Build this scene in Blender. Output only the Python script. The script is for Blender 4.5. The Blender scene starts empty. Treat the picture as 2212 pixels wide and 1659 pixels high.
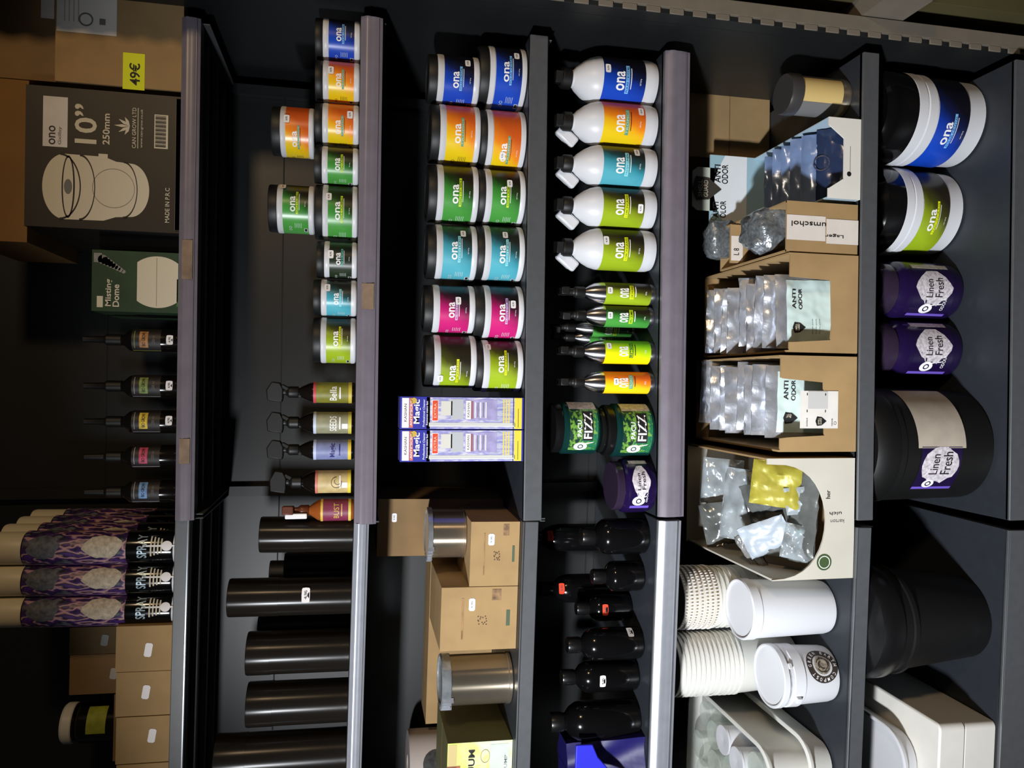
import bpy, math, random
from mathutils import Vector, Matrix, noise
random.seed(7)
SC = bpy.context.scene
COL = SC.collection
R = math.radians
# ------------------------------------------------------------------ camera
W_, H_, F_ = 2212.0, 1659.0, 1662.0
PITCH, ROLL = R(11.5), 0.0140
EYE = Vector((0.0, 0.0, 1.52))
fw = Vector((0, math.cos(PITCH), -math.sin(PITCH)))
r0 = Vector((0, -math.sin(PITCH), -math.cos(PITCH)))     # the photo is turned: its right is the ground
u0 = Vector((1, 0, 0))
cR = r0 * math.cos(ROLL) + u0 * math.sin(ROLL)
cU = u0 * math.cos(ROLL) - r0 * math.sin(ROLL)
cam = bpy.data.cameras.new('camera')
camo = bpy.data.objects.new('camera', cam); COL.objects.link(camo)
m3 = Matrix((cR, cU, -fw)).transposed()
camo.matrix_world = Matrix.Translation(EYE) @ m3.to_4x4()
cam.sensor_fit = 'HORIZONTAL'; cam.sensor_width = 36.0; cam.lens = 36.0 * F_ / W_
cam.clip_start = 0.02
SC.camera = camo
# ------------------------------------------------------------------ world, lamps, exposure
wd = bpy.data.worlds.new('world'); SC.world = wd; wd.use_nodes = True
bg = wd.node_tree.nodes['Background']; bg.inputs[0].default_value = (.86, .84, .84, 1); bg.inputs[1].default_value = 0.02
def area(name, loc, tgt, sx, sy, power, col, spread=180):
    l = bpy.data.lights.new(name, 'AREA'); l.shape = 'RECTANGLE'; l.size = sx; l.size_y = sy
    l.energy = power; l.color = col; l.spread = R(spread)
    o = bpy.data.objects.new(name, l); COL.objects.link(o); o.location = loc
    o.rotation_euler = (Vector(tgt) - Vector(loc)).to_track_quat('-Z', 'Y').to_euler()
    return o
area('white_work_lamp', (-1.25, -0.1, 1.91), (-.05, 1.6, .46), .16, .10, 23, (.93, .96, 1), 85)
area('warm_aisle_lamp', (1.5, -0.5, 2.2), (-.2, 1.6, 1.4), .2, .2, 17, (1, .70, .40))
SC.view_settings.view_transform = 'Standard'; SC.view_settings.look = 'None'
SC.view_settings.exposure = 0.0; SC.view_settings.gamma = 1.0; SC.view_settings.use_curve_mapping = False
# ------------------------------------------------------------------ materials
MC = {}
def lin(c):
    return tuple(((v/255)/12.92 if v/255 <= .04045 else ((v/255+.055)/1.055)**2.4) for v in c) + (1,)
def mat(name, c, rough=.5, metal=0, noise_s=0, noise_a=0, bump=0, alpha=1, trans=0, coat=0, ior=1.45):
    if name in MC: return MC[name]
    m = bpy.data.materials.new(name); m.use_nodes = True; nt = m.node_tree; b = nt.nodes['Principled BSDF']
    col = lin(c)
    b.inputs['Base Color'].default_value = col; b.inputs['Roughness'].default_value = rough
    b.inputs['Metallic'].default_value = metal; b.inputs['Alpha'].default_value = alpha
    b.inputs['Transmission Weight'].default_value = trans; b.inputs['Coat Weight'].default_value = coat
    b.inputs['IOR'].default_value = ior
    if noise_s:
        tc = nt.nodes.new('ShaderNodeTexCoord'); n = nt.nodes.new('ShaderNodeTexNoise'); n.inputs['Scale'].default_value = noise_s
        n.inputs['Detail'].default_value = 6
        nt.links.new(tc.outputs['Object'], n.inputs['Vector'])
        if noise_a:
            r = nt.nodes.new('ShaderNodeMapRange'); r.inputs[1].default_value = .3; r.inputs[2].default_value = .7
            r.inputs[3].default_value = 1 - noise_a; r.inputs[4].default_value = 1 + noise_a
            nt.links.new(n.outputs[0], r.inputs[0])
            mx = nt.nodes.new('ShaderNodeMix'); mx.data_type = 'RGBA'; mx.blend_type = 'MULTIPLY'; mx.inputs[0].default_value = 1
            mx.inputs[6].default_value = col; nt.links.new(r.outputs[0], mx.inputs[7]); nt.links.new(mx.outputs[2], b.inputs['Base Color'])
        if bump:
            bp = nt.nodes.new('ShaderNodeBump'); bp.inputs['Strength'].default_value = bump; bp.inputs['Distance'].default_value = .002
            nt.links.new(n.outputs[0], bp.inputs['Height']); nt.links.new(bp.outputs[0], b.inputs['Normal'])
    MC[name] = m; return m
def brushed(m, an=.85, rot=0):
    nt = m.node_tree; b = nt.nodes['Principled BSDF']; t = nt.nodes.new('ShaderNodeTangent'); t.direction_type = 'RADIAL'; t.axis = 'Z'
    b.inputs['Anisotropic'].default_value = an; b.inputs['Anisotropic Rotation'].default_value = rot; nt.links.new(t.outputs[0], b.inputs['Tangent'])
    return m
def grad(name, stops, rough=.32, ax=(1, 0, 0), wob=.06, ns=6, nsc=(1, 1, 1)):
    """printed colour run across a label, some with painted shade: stops [(pos, rgb)] along ax of the generated box"""
    if name in MC: return MC[name]
    m = bpy.data.materials.new(name); m.use_nodes = True; nt = m.node_tree; b = nt.nodes['Principled BSDF']
    b.inputs['Roughness'].default_value = rough
    tc = nt.nodes.new('ShaderNodeTexCoord'); d = nt.nodes.new('ShaderNodeVectorMath'); d.operation = 'DOT_PRODUCT'
    d.inputs[1].default_value = ax; nt.links.new(tc.outputs['Generated'], d.inputs[0])
    n = nt.nodes.new('ShaderNodeTexNoise'); n.inputs['Scale'].default_value = ns; sc_ = nt.nodes.new('ShaderNodeVectorMath'); sc_.operation = 'MULTIPLY'; sc_.inputs[1].default_value = nsc; nt.links.new(tc.outputs['Generated'], sc_.inputs[0]); nt.links.new(sc_.outputs[0], n.inputs['Vector'])
    ma = nt.nodes.new('ShaderNodeMath'); ma.operation = 'MULTIPLY_ADD'; ma.inputs[1].default_value = wob*2; 
    nt.links.new(n.outputs[0], ma.inputs[0]); nt.links.new(d.outputs['Value'], ma.inputs[2])
    cr = nt.nodes.new('ShaderNodeValToRGB'); e = cr.color_ramp.elements
    e[0].position = stops[0][0]; e[0].color = lin(stops[0][1]); e[1].position = stops[-1][0]; e[1].color = lin(stops[-1][1])
    for p, c in stops[1:-1]:
        q = e.new(p); q.color = lin(c)
    nt.links.new(ma.outputs[0], cr.inputs[0]); nt.links.new(cr.outputs[0], b.inputs['Base Color'])
    MC[name] = m; return m
STEEL = mat('shelf_steel', (77, 79, 82), .42, .0, 60, .06, .02)
STEELB = mat('back_panel_steel', (28, 30, 31), .42, 0, 8, .10)
PLATE = mat('shelf_plate_shaded', (42, 46, 52), .45, 0, 40, .06)  # darker copy of the shelf steel, shade painted into the plates
RAIL = mat('price_rail_plastic', (112, 106, 116), .35, 0, 30, .08)
RAILD = mat('price_rail_groove', (95, 90, 102), .4)
TAPE = mat('old_tape_residue', (128, 108, 88), .7, 0, 40, .25)
SEAM = mat('dark_seam', (12, 12, 14), .7)
CARD = mat('cardboard', (156, 128, 87), .85, 0, 14, .10, .08)
CARDD = mat('cardboard_brown', (128, 102, 68), .85, 0, 10, .14, .08)
CARDE = mat('cardboard_cut_edge', (120, 88, 54), .9, 0, 60, .2)
WHITE = mat('white_plastic', (208, 210, 215), .38)
WHITE2 = mat('white_card', (222, 220, 212), .6, 0, 8, .04)
MILK = mat('milky_plastic', (214, 214, 208), .3)
BLACK = mat('black_plastic', (16, 16, 17), .3)
BLACKG = mat('black_gloss', (10, 10, 11), .13)
BLACKM = mat('black_matt', (13, 13, 13), .5)
TRANSD = mat('smoky_lid', (16, 18, 19), .5)
PAPER = mat('paper', (214, 210, 204), .7, 0, 30, .05)
STICK = mat('price_sticker_paper', (236, 234, 236), .6)
INKW = mat('white_ink', (240, 240, 240), .5)
INKB = mat('black_ink', (24, 22, 24), .6)
INKG = mat('grey_ink', (110, 108, 104), .6)
CREAM = mat('cream_ink', (205, 196, 172), .6)
ALU = mat('brushed_aluminium', (200, 200, 205), .28, 1, 80, .06)
CHROME = mat('polished_tin', (196, 184, 164), .24, .9, 6, .1, .3)
brushed(CHROME, .9, .25); brushed(ALU, .7, .25)
FOIL = mat('foil_pouch', (218, 222, 230), .24, .80, 26, .25, 1.0)
CLEAR = mat('clear_film', (180, 190, 196), .15, .35, 24, .25, 1.0, alpha=.75)
CLEARC = mat('clear_cup_plastic', (196, 206, 196), .2, 0, 0, 0, 0, alpha=.42)
# ------------------------------------------------------------------ mesh builder
TC = {}
BOLD = {'ona', '10”', 'Magic', 'FIZZ', 'PACU', 'SPRAY', 'VACUUM', '250mm', '49€', 'ANTI', 'ODOR', 'OLOR', 'Misting', 'Dome'}
def text_geo(s):
    if s in TC: return TC[s]
    cu = bpy.data.curves.new('t', 'FONT'); cu.body = s; cu.resolution_u = 3; cu.size = 1; cu.offset = .018 if s in BOLD else .006
    ob = bpy.data.objects.new('t', cu); COL.objects.link(ob)
    dg = bpy.context.evaluated_depsgraph_get(); me = ob.evaluated_get(dg).to_mesh()
    vs = [(v.co.x, v.co.y) for v in me.vertices]; fs = [tuple(p.vertices) for p in me.polygons]
    ob.evaluated_get(dg).to_mesh_clear()
    bpy.data.objects.remove(ob); bpy.data.curves.remove(cu)
    x0 = min(v[0] for v in vs); x1 = max(v[0] for v in vs); y0 = min(v[1] for v in vs); y1 = max(v[1] for v in vs)
    TC[s] = ([((x-x0)/(x1-x0)-.5, (y-y0)/(y1-y0)-.5) for x, y in vs], fs); return TC[s]
def front(y, cx=0, cz=0): return lambda u, v: (cx+u, y, cz+v)
def side(x, cy=0, cz=0): return lambda u, v: (x, cy-u, cz+v)
def cyl(r, a0=0, cz=0): return lambda u, v: (r*math.sin(a0+u/r), -r*math.cos(a0+u/r), cz+v)
def cone(rf, a0=0, cz=0):
    def f(u, v):
        r = rf(cz+v); return (r*math.sin(a0+u/r), -r*math.cos(a0+u/r), cz+v)
    return f
class MB:
    def __init__(s): s.v = []; s.f = []; s.m = []; s.mats = []; s.X = Matrix.Identity(4)
    def mi(s, m):
        if m not in s.mats: s.mats.append(m)
        return s.mats.index(m)
    def add(s, vs, fs, m):
        n = len(s.v); s.v += [tuple(s.X @ Vector(v)) for v in vs]; i = s.mi(m)
        for f in fs: s.f.append(tuple(n+k for k in f)); s.m.append(i)
        return s
    def box(s, x0, x1, y0, y1, z0, z1, m):
        vs = [(x, y, z) for x in (x0, x1) for y in (y0, y1) for z in (z0, z1)]
        return s.add(vs, [(0, 1, 3, 2), (4, 6, 7, 5), (0, 4, 5, 1), (2, 3, 7, 6), (0, 2, 6, 4), (1, 5, 7, 3)], m)
    def lathe(s, prof, m, seg=40, cx=0, cy=0, mats=None, caps=True, sx=1, sy=1):
        n = len(prof); vs = []
        for (r, z) in prof:
            for k in range(seg):
                a = 2*math.pi*k/seg; vs.append((cx+r*math.sin(a)*sx, cy-r*math.cos(a)*sy, z))
        for i in range(n-1):
            mm = mats[i] if mats else m
            fs = [(i*seg+k, i*seg+(k+1) % seg, (i+1)*seg+(k+1) % seg, (i+1)*seg+k) for k in range(seg)]
            if i == 0: base = len(s.v); s.add(vs, fs, mm)
            else:
                q = s.mi(mm)
                for f in fs: s.f.append(tuple(base+k for k in f)); s.m.append(q)
        if caps:
            if prof[0][0] > 1e-5: s.f.append(tuple(base+k for k in reversed(range(seg)))); s.m.append(s.mi(mats[0] if mats else m))
            if prof[-1][0] > 1e-5: s.f.append(tuple(base+(n-1)*seg+k for k in range(seg))); s.m.append(s.mi(mats[-1] if mats else m))
        return s
    def grid(s, fn, nu, nv, m):
        vs = [fn(i/nu, j/nv) for j in range(nv+1) for i in range(nu+1)]
        fs = [(j*(nu+1)+i, j*(nu+1)+i+1, (j+1)*(nu+1)+i+1, (j+1)*(nu+1)+i) for j in range(nv) for i in range(nu)]
        return s.add(vs, fs, m)
    def patch(s, pl, w, h, m, nu=1, u=0, v=0, nv=1):
        return s.grid(lambda a, b: pl(u-w/2+w*a, v-h/2+h*b), nu, nv, m)
    def text(s, t, pl, w, h, m, u=0, v=0):
        vs, fs = text_geo(t)
        return s.add([pl(u+x*w, v+y*h) for x, y in vs], fs, m)
    def poly(s, pl, pts, m):
        return s.add([pl(x, y) for x, y in pts], [tuple(range(len(pts)))], m)
    def ring(s, pl, r, t, m, u=0, v=0, n=24, sx=1, sy=1, a0=0, a1=2*math.pi):
        vs = []
        for k in range(n+1):
            a = a0+(a1-a0)*k/n
            for q in (r-t/2, r+t/2): vs.append(pl(u+q*math.cos(a)*sx, v+q*math.sin(a)*sy))
        return s.add(vs, [(2*k, 2*k+1, 2*k+3, 2*k+2) for k in range(n)], m)
    def disc(s, pl, r, m, u=0, v=0, n=24, sx=1, sy=1):
        return s.blob(pl, [(u+r*math.cos(2*math.pi*k/n)*sx, v+r*math.sin(2*math.pi*k/n)*sy) for k in range(n)], m)
    def blob(s, pl, pts, m, rings=4):     # a filled outline that follows a curved surface
        n = len(pts); cx = sum(p[0] for p in pts)/n; cy = sum(p[1] for p in pts)/n; vs = [pl(cx, cy)]
        for j in range(1, rings+1):
            t = j/rings; vs += [pl(cx+(x-cx)*t, cy+(y-cy)*t) for x, y in pts]
        fs = [(0, 1+k, 1+(k+1) % n) for k in range(n)]
        for j in range(rings-1):
            a = 1+j*n; b = a+n; fs += [(a+k, b+k, b+(k+1) % n, a+(k+1) % n) for k in range(n)]
        return s.add(vs, fs, m)
    def prism(s, pts, y0, y1, m):     # pts in x,z
        n = len(pts); vs = [(x, y0, z) for x, z in pts]+[(x, y1, z) for x, z in pts]
        return s.add(vs, [tuple(range(n)), tuple(reversed(range(n, 2*n)))]+[(k, k+n, (k+1) % n+n, (k+1) % n) for k in range(n)], m)
    def slab(s, pts, z0, z1, m):      # pts in x,y
        n = len(pts); vs = [(x, y, z0) for x, y in pts]+[(x, y, z1) for x, y in pts]
        return s.add(vs, [tuple(reversed(range(n))), tuple(range(n, 2*n))]+[(k, (k+1) % n, (k+1) % n+n, k+n) for k in range(n)], m)
    def build(s, name, parent=None, bevel=0, sm=32, seg=2):
        me = bpy.data.meshes.new(name); me.from_pydata(s.v, [], s.f)
        for m in s.mats: me.materials.append(m)
        me.polygons.foreach_set('material_index', s.m); me.polygons.foreach_set('use_smooth', [True]*len(s.f))
        me.update(); me.set_sharp_from_angle(angle=R(sm))
        o = bpy.data.objects.new(name, me); COL.objects.link(o)
        if parent: o.parent = parent
        if bevel:
            b = o.modifiers.new('bevel', 'BEVEL'); b.width = bevel; b.segments = seg; b.limit_method = 'ANGLE'; b.angle_limit = R(40)
        return o
def tag(o, label=None, cat=None, group=None, kind=None):
    if label: o['label'] = label
    if cat: o['category'] = cat
    if group: o['group'] = group
    if kind: o['kind'] = kind
    return o
# ------------------------------------------------------------------ where things stand
BACK = 1.99
XJ = -0.283; XE = 0.722
M1 = Matrix.Identity(4)
M2 = Matrix.Translation((XJ, 1.55, .9)) @ Matrix.Rotation(-.02, 4, 'Z') @ Matrix.Rotation(.0165, 4, 'Y') @ Matrix.Translation((-XJ, -1.55, -.9))
BM = {1: M1, 2: M2}
def solve(bay, p, axis, px, which):
    """the local coordinate on `axis` at which point p meets photo column x / row y"""
    M = BM[bay]; q = list(p); q[axis] = 0; P0 = M @ Vector(q); q[axis] = 1; P1 = M @ Vector(q); d = P1-P0; P0 = P0-EYE
    if which == 'x': A = cR; t = (px-W_/2)/F_
    else: A = cU; t = (H_/2-px)/F_
    a, b = A.dot(d), fw.dot(d); c, e = A.dot(P0), fw.dot(P0)
    return (t*e-c)/(a-t*b)
DF = {1: 1.634, 2: 1.549, 3: 1.545, 4: 1.556, 5: 1.462, 6: 1.42}
XT = {1: (378, 420, 410), 2: (764, 812, 797), 3: (1131, 1170, 1164), 4: (1421, 1475, 1470), 5: (1852, 1886, 1884), 6: (2181, 2290, 2290)}
ZT = {}; ZB = {}
for k in XT:
    ZT[k] = solve(1, (XJ, DF[k], 0), 2, XT[k][0], 'x'); ZB[k] = (solve(1, (XJ, DF[k], 0), 2, XT[k][1], 'x'), solve(1, (XJ, DF[k], 0), 2, XT[k][2], 'x'))
print('shelf tops', {k: round(v, 3) for k, v in ZT.items()})
def fit(bay, sh, y0, y1, xtop=None, back=.01, xbase=None, z0=None, xm=None, dep=None):
    """y0,y1 rows of the sides; back = distance behind the shelf front; returns X,Y,z,r,h"""
    z = ZT[sh]+.0006 if z0 is None else z0
    Y = DF[sh]+back+.06; r = .06; h = .1
    for _ in range(8):
        zm = z+h/2
        Yq = Y if dep is None else Y-dep/2
        xa = solve(bay, (0, Yq, zm), 0, y0, 'y'); xb = solve(bay, (0, Yq, zm), 0, y1, 'y')
        X = (xa+xb)/2; r = abs(xa-xb)/2; hd = r if dep is None else dep/2
        Y = (solve(bay, (X, 0, z), 1, xbase, 'x') if xbase is not None else DF[sh]+back)+hd
        if xtop is not None: h = solve(bay, (X, Y-hd, 0), 2, xtop, 'x')-z
    return X, Y, z, r, h
def root(name, label, cat, bay, x, y, z, rz=0, group=None, extra=None):
    o = bpy.data.objects.new(name, None); COL.objects.link(o); o.empty_display_size = .05
    m = BM[bay] @ Matrix.Translation((x, y, z)) @ Matrix.Rotation(rz, 4, 'Z')
    if extra is not None: m = m @ extra
    o.matrix_world = m
    return tag(o, label, cat, group)
def at(bay, px, py, Y):
    X, z = 0., 1.
    for _ in range(10):
        X = solve(bay, (0, Y, z), 0, py, 'y'); z = solve(bay, (X, Y, 0), 2, px, 'x')
    return X, z
def face(x, y, frac=0): return -math.atan2(x, y)+math.asin(max(-.95, min(.95, frac)))
# ------------------------------------------------------------------ the room
m = MB(); m.box(-2.6, 2.6, -1.6, 2.2, -.05, 0, mat('floor_dark_vinyl', (46, 46, 48), .5, 0, 5, .2)); tag(m.build('floor'), kind='structure')
m = MB(); m.box(-2.6, 2.6, 2.1, 2.2, 0, 2.7, mat('wall_grey_paint', (70, 72, 76), .8, 0, 5, .1)); tag(m.build('wall_back'), kind='structure')
# ------------------------------------------------------------------ shelving
def shelving(bay, xa, xb, label):
    t = root('shelving_bay', label, 'shelving', 1, 0, 0, 0, extra=BM[bay], group='grey steel shelving bays')
    m = MB(); m.box(xa, xb, BACK, BACK+.02, .06, 2.35, STEELB); m.build('back_panel', t)
    m = MB()
    z = .9
    while z < 2.3:
        m.box(xa+.001, xb-.001, BACK-.0015, BACK, z, z+.003, SEAM); z += .4
    m.build('panel_seams', t)
    for k in range(1, 7):
        d, zt = DF[k], ZT[k]; zb = ZB[k][bay-1]
        m = MB(); a, b = xa+.0015, xb-.0015
        m.box(a, b, d+.004, BACK-.002, zt-.02, zt, PLATE)
        if k == 6: m.box(a, b, d, d+.012, .0, zt, STEEL)
        else:
            m.box(a, b, d, d+.014, zb, zt, STEEL)
            m.box(a, b, d+.014, d+.03, zb, zb+.003, STEEL)
            for s in (a, b-.003): m.box(s, s+.003, d+.015, BACK-.002, zt-.05, zt-.02, STEEL)
            for q in range(3): m.box(a, b, d+.10+q*.11, d+.115+q*.11, zt-.032, zt-.02, STEEL)
        so = m.build('shelf' if k < 6 else 'base_shelf', t, bevel=.0015)
        if bay == 2 and k in (1, 3, 5, 6):
            m = MB(); ez = (zb+.0015) if k == 1 else zt-.0035; m.box(a, b, d-.0012, d+.0006, ez, ez+.0022, mat('edge_highlight', (205, 210, 215), .2, 1)); m.build('highlight_strip', so)  # thin bright strip modelled as the highlight along the lip edge
        if (bay == 1 and k in (1, 2, 4)) or (bay == 2 and k in (2, 4)):
            m = MB(); h = zt-.001-zb; rm = RAIL if bay == 1 else mat('steel_rail', (182, 186, 196), .3, .55, 40, .06)
            n = 9; pr = []
            for i in range(n+1):
                q = i/n; pr.append((d-.004-.005*math.sin(math.pi*q) - (.002 if .62 < q < .8 else 0), zb+h*q))
            vs = [(x, y, z2) for x in (a+.001, b-.001) for y, z2 in pr]+[(x, d-.0005, z2) for x in (a+.001, b-.001) for z2 in (zb, zb+h)]
            L = n+1; fs = [(i, L+i, L+i+1, i+1) for i in range(n)]
            fs += [(0, 2*L, 2*L+2, L), (n, L+n, 2*L+3, 2*L+1), tuple(range(L))+(2*L+1, 2*L), tuple(reversed(range(L, 2*L)))+(2*L+2, 2*L+3)]
            m.add(vs, fs, rm)
            m.box(a+.002, b-.002, d-.0095, d-.006, zb+h*.16, zb+h*.2, RAILD if bay == 1 else STEEL)
            ro = m.build('price_rail', so, sm=50)
            if bay == 1 and k in (1, 2):
                for (ya, yb) in ([(518, 603), (948, 1002)] if k == 1 else [(612, 668)]):
                    x1 = solve(1, (0, d-.011, zt-.02), 0, ya, 'y'); x0 = solve(1, (0, d-.011, zt-.02), 0, yb, 'y')
                    m = MB(); m.patch(front(d-.0106), x1-x0, h*.55, TAPE, 1, (x0+x1)/2, zb+h*.52)
                    m.box(x0, x1, d-.0108, d-.0098, zb+h*.25, zb+h*.8, TAPE); m.build('tape_residue', ro)
    return t
sb = shelving(1, XJ, XE, 'right-hand grey steel shelving bay holding the coloured jars and white bottles')
def upright(t, x, y):
    m = MB(); m.box(x-.012, x+.012, y, y+.02, .0, 2.35, STEELB); m.build('upright', t)
upright(sb, XJ+.012, BACK-.022); upright(sb, XE-.012, BACK-.022)
upright(shelving(2, XJ-1.0, XJ-.003, 'left-hand grey steel shelving bay holding black tubes and white tubs'), XJ-.99, BACK-.022)
# end panel with slotted post at the right
t = root('slotted_post', 'slotted steel post with dark side panel at the right end of the shelves', 'post', 1, 0, 0, 0)
PX = .752
m = MB(); m.box(PX, PX+.012, 1.50, 2.09, 0, 2.4, STEELB); m.build('side_panel', t)
m = MB(); PM = mat('post_warm_grey', (112, 104, 92), .55, 0, 30, .06)
m.box(PX+.010, PX+.040, 1.455, 1.50, 0, 2.4, PM)
z = .03
while z < 2.38:
    m.box(PX-.002, PX+.010, 1.455, 1.459, z, z+.030, PM); z += .05
m.box(PX+.000, PX+.010, 1.462, 1.50, 0, 2.4, STEELB)
m.build('post', t, bevel=.001)
# neighbouring shelf and boxes past the post
t = root('neighbour_shelf', 'dim shelf board beyond the slotted post at the far right edge', 'shelf', 1, 0, 0, 0)
zn = ZT[5]-.0
m = MB(); m.box(PX+.042, 1.6, 1.37, 1.95, zn-.09, zn+.01, PM); m.build('shelf_board', t)
m = MB(); m.box(1.57, 1.6, 1.37, 1.95, 0, zn-.09, PM); m.build('shelf_leg', t)
OLV = mat('olive_box', (74, 68, 38), .8, 0, 6, .15)
m = MB(); m.box(PX+.085, 1.3, 1.45, 1.9, zn+.0105, zn+.30, OLV); m.box(PX+.085, 1.3, 1.449, 1.45, zn+.14, zn+.15, SEAM)
tag(m.build('olive_carton', bevel=.002), 'olive-brown carton standing on the neighbouring shelf past the post', 'carton')
m = MB(); m.box(PX+.085, 1.3, 1.45, 1.9, 0.0005, zn-.095, OLV); m.box(PX+.085, 1.3, 1.449, 1.45, .33, .335, SEAM)
tag(m.build('olive_carton', bevel=.002), 'olive-brown carton under the neighbouring shelf at the photo corner', 'carton')
# ------------------------------------------------------------------ odour-gel jars
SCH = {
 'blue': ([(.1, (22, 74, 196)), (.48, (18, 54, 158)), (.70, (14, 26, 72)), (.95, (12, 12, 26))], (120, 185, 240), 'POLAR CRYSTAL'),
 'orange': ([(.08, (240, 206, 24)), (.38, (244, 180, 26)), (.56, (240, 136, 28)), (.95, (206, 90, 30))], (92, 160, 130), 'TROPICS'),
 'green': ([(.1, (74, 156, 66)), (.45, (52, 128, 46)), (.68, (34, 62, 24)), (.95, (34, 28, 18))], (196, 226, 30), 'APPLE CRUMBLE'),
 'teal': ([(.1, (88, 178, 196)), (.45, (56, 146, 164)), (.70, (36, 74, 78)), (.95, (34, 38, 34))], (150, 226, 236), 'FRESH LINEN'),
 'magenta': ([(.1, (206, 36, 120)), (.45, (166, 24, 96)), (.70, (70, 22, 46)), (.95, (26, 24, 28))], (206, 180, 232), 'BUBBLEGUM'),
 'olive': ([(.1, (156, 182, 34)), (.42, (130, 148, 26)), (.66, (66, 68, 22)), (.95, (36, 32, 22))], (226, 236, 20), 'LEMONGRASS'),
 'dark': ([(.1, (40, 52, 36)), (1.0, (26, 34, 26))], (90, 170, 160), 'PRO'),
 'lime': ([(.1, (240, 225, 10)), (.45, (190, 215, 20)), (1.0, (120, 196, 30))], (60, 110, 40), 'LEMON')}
def gm(s): return grad('print_shade_'+s, SCH[s][0], .3, (1.35, 0, -.50), .06)  # print run darkening to the right, part design and part painted shade
def onalabel(mb, s, r, z0, z1, arc=110, small=True, wf=.66):
    h = z1-z0; P = cyl(r+.0006, 0, (z0+z1)/2); P2 = cyl(r+.0010, 0, (z0+z1)/2)
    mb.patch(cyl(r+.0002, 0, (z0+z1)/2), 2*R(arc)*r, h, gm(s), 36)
    w = wf*r
    acc = mat('ink_'+s, SCH[s][1], .5)
    mb.text('ona', P, w, h*.20, INKW, 0, h*.10)
    mb.patch(P, w*1.5, h*.085, acc, 8, w*.1, -h*.065)
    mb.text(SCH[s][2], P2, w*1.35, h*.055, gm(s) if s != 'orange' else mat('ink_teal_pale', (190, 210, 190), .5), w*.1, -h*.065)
    mb.patch(P, w*1.1, h*.018, INKW if s not in ('orange', 'lime') else INKB, 8, w*.15, -h*.15)
    mb.text('NET 0,8 kg', P, w*.34, h*.04, INKW, 0, -h*.38)
    if small:
        ink = INKB if s in ('orange', 'lime') else mat('pale_ink', (205, 220, 215), .5)
        mb.patch(P, r*.24, h*.13, STICK, 4, -r*1.22, -h*.40)
        for k in range(7): mb.patch(P2, r*.012*(1+k % 3), h*.10, INKB, 1, -r*(1.30-.028*k), -h*.40)
        for k in range(5): mb.patch(P, r*(.26-.03*(k % 2)), h*.014, ink, 3, -r*.95, h*(.02-.06*k))
        mb.ring(P, r*.05, r*.015, ink, -r*1.2, h*.2, 12); mb.ring(P, r*.05, r*.015, ink, -r*1.05, h*.2, 12)
def sticker(par, r, a, z, w=.016, h=.010, m=STICK, name='price_sticker', rot=0):
    mb = MB(); q = []
    for k in range(12):
        t_ = 2*math.pi*k/12; c, s_ = math.cos(t_), math.sin(t_)
        q.append((w/2*abs(c)**.35*(1 if c > 0 else -1), h/2*abs(s_)**.35*(1 if s_ > 0 else -1)))
    q = [(x*math.cos(rot)-y*math.sin(rot), x*math.sin(rot)+y*math.cos(rot)) for x, y in q]
    P = cyl(r+.0014, a, z)
    mb.poly(P, q, m); mb.text('4,95', cyl(r+.0017, a, z), w*.55, h*.38, INKG, 0, 0)
    return mb.build(name, par)
def jar(label, s, bay, X, Y, z, r, h, frac=0, st=None, lidh=.016, group=None, lidm=TRANSD):
    t = root('gel_jar', label, 'jar', bay, X, Y, z, face(X, Y, frac), group)
    z1 = h; bt = h*.13
    mb = MB(); mb.lathe([(r*.93, 0), (r*.985, .002), (r, .005), (r, bt), (r*.985, bt+.0015), (r*.985, h-bt-.0015), (r, h-bt), (r, h-.002), (r*.97, h)], WHITE, 44); mb.build('tub', t)
    mb = MB(); mb.lathe([(r*.96, h), (r*.975, h+.001), (r*.975, h+lidh-.003), (r*.95, h+lidh), (r*.84, h+lidh), (r*.82, h+lidh-.002), (0.0, h+lidh-.002)], lidm, 40); mb.build('lid', t)
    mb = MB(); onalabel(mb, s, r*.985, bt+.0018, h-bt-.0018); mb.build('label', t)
    if st: sticker(t, r, R(st[0]), h*st[1], .017, .011)
    return t, h+lidh
N2 = {'blue': 'blue', 'orange': 'yellow-orange', 'green': 'green', 'teal': 'teal', 'magenta': 'magenta', 'olive': 'olive', 'dark': 'dark'}
S2J = [(47, 136, 'blue', .35, None, 697, 'blue gel jar at the right end of the second shelf from the top'),
 (137, 223, 'orange', .15, (25, .78), 697, 'yellow-orange jar with faded sticker beside the blue jar on the second shelf'),
 (228, 317, 'orange', -.05, (35, .25), 696, 'yellow-orange jar beneath the stacked orange jar on the second shelf'),
 (320, 400, 'green', .12, None, 695, 'green jar on the second shelf with nothing on top, between orange and green stacks'),
 (402, 521, 'green', .1, (28, .82), 696, 'wider green jar with another green jar stacked on its lid'),
 (523, 603, 'dark', .1, (12, .8), 700, 'dark green-black jar between green and teal on the second shelf'),
 (605, 683, 'teal', -.05, (35, .82), 693, 'teal gel jar on the second shelf, beside the dark one'),
 (686, 785, 'olive', .08, None, 692, 'olive gel jar leftmost in the jar row on the second shelf')]
hh = {}
for i, (a, b, s, fr, st, xt, lb) in enumerate(S2J):
    X, Y, z, r, h = fit(1, 2, a, b, xt, .004); _, H = jar(lb, s, 1, X, Y, z, r, h, fr, st, .015, 'gel jars on the second shelf'); hh[i] = (Y, z+H)
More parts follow.
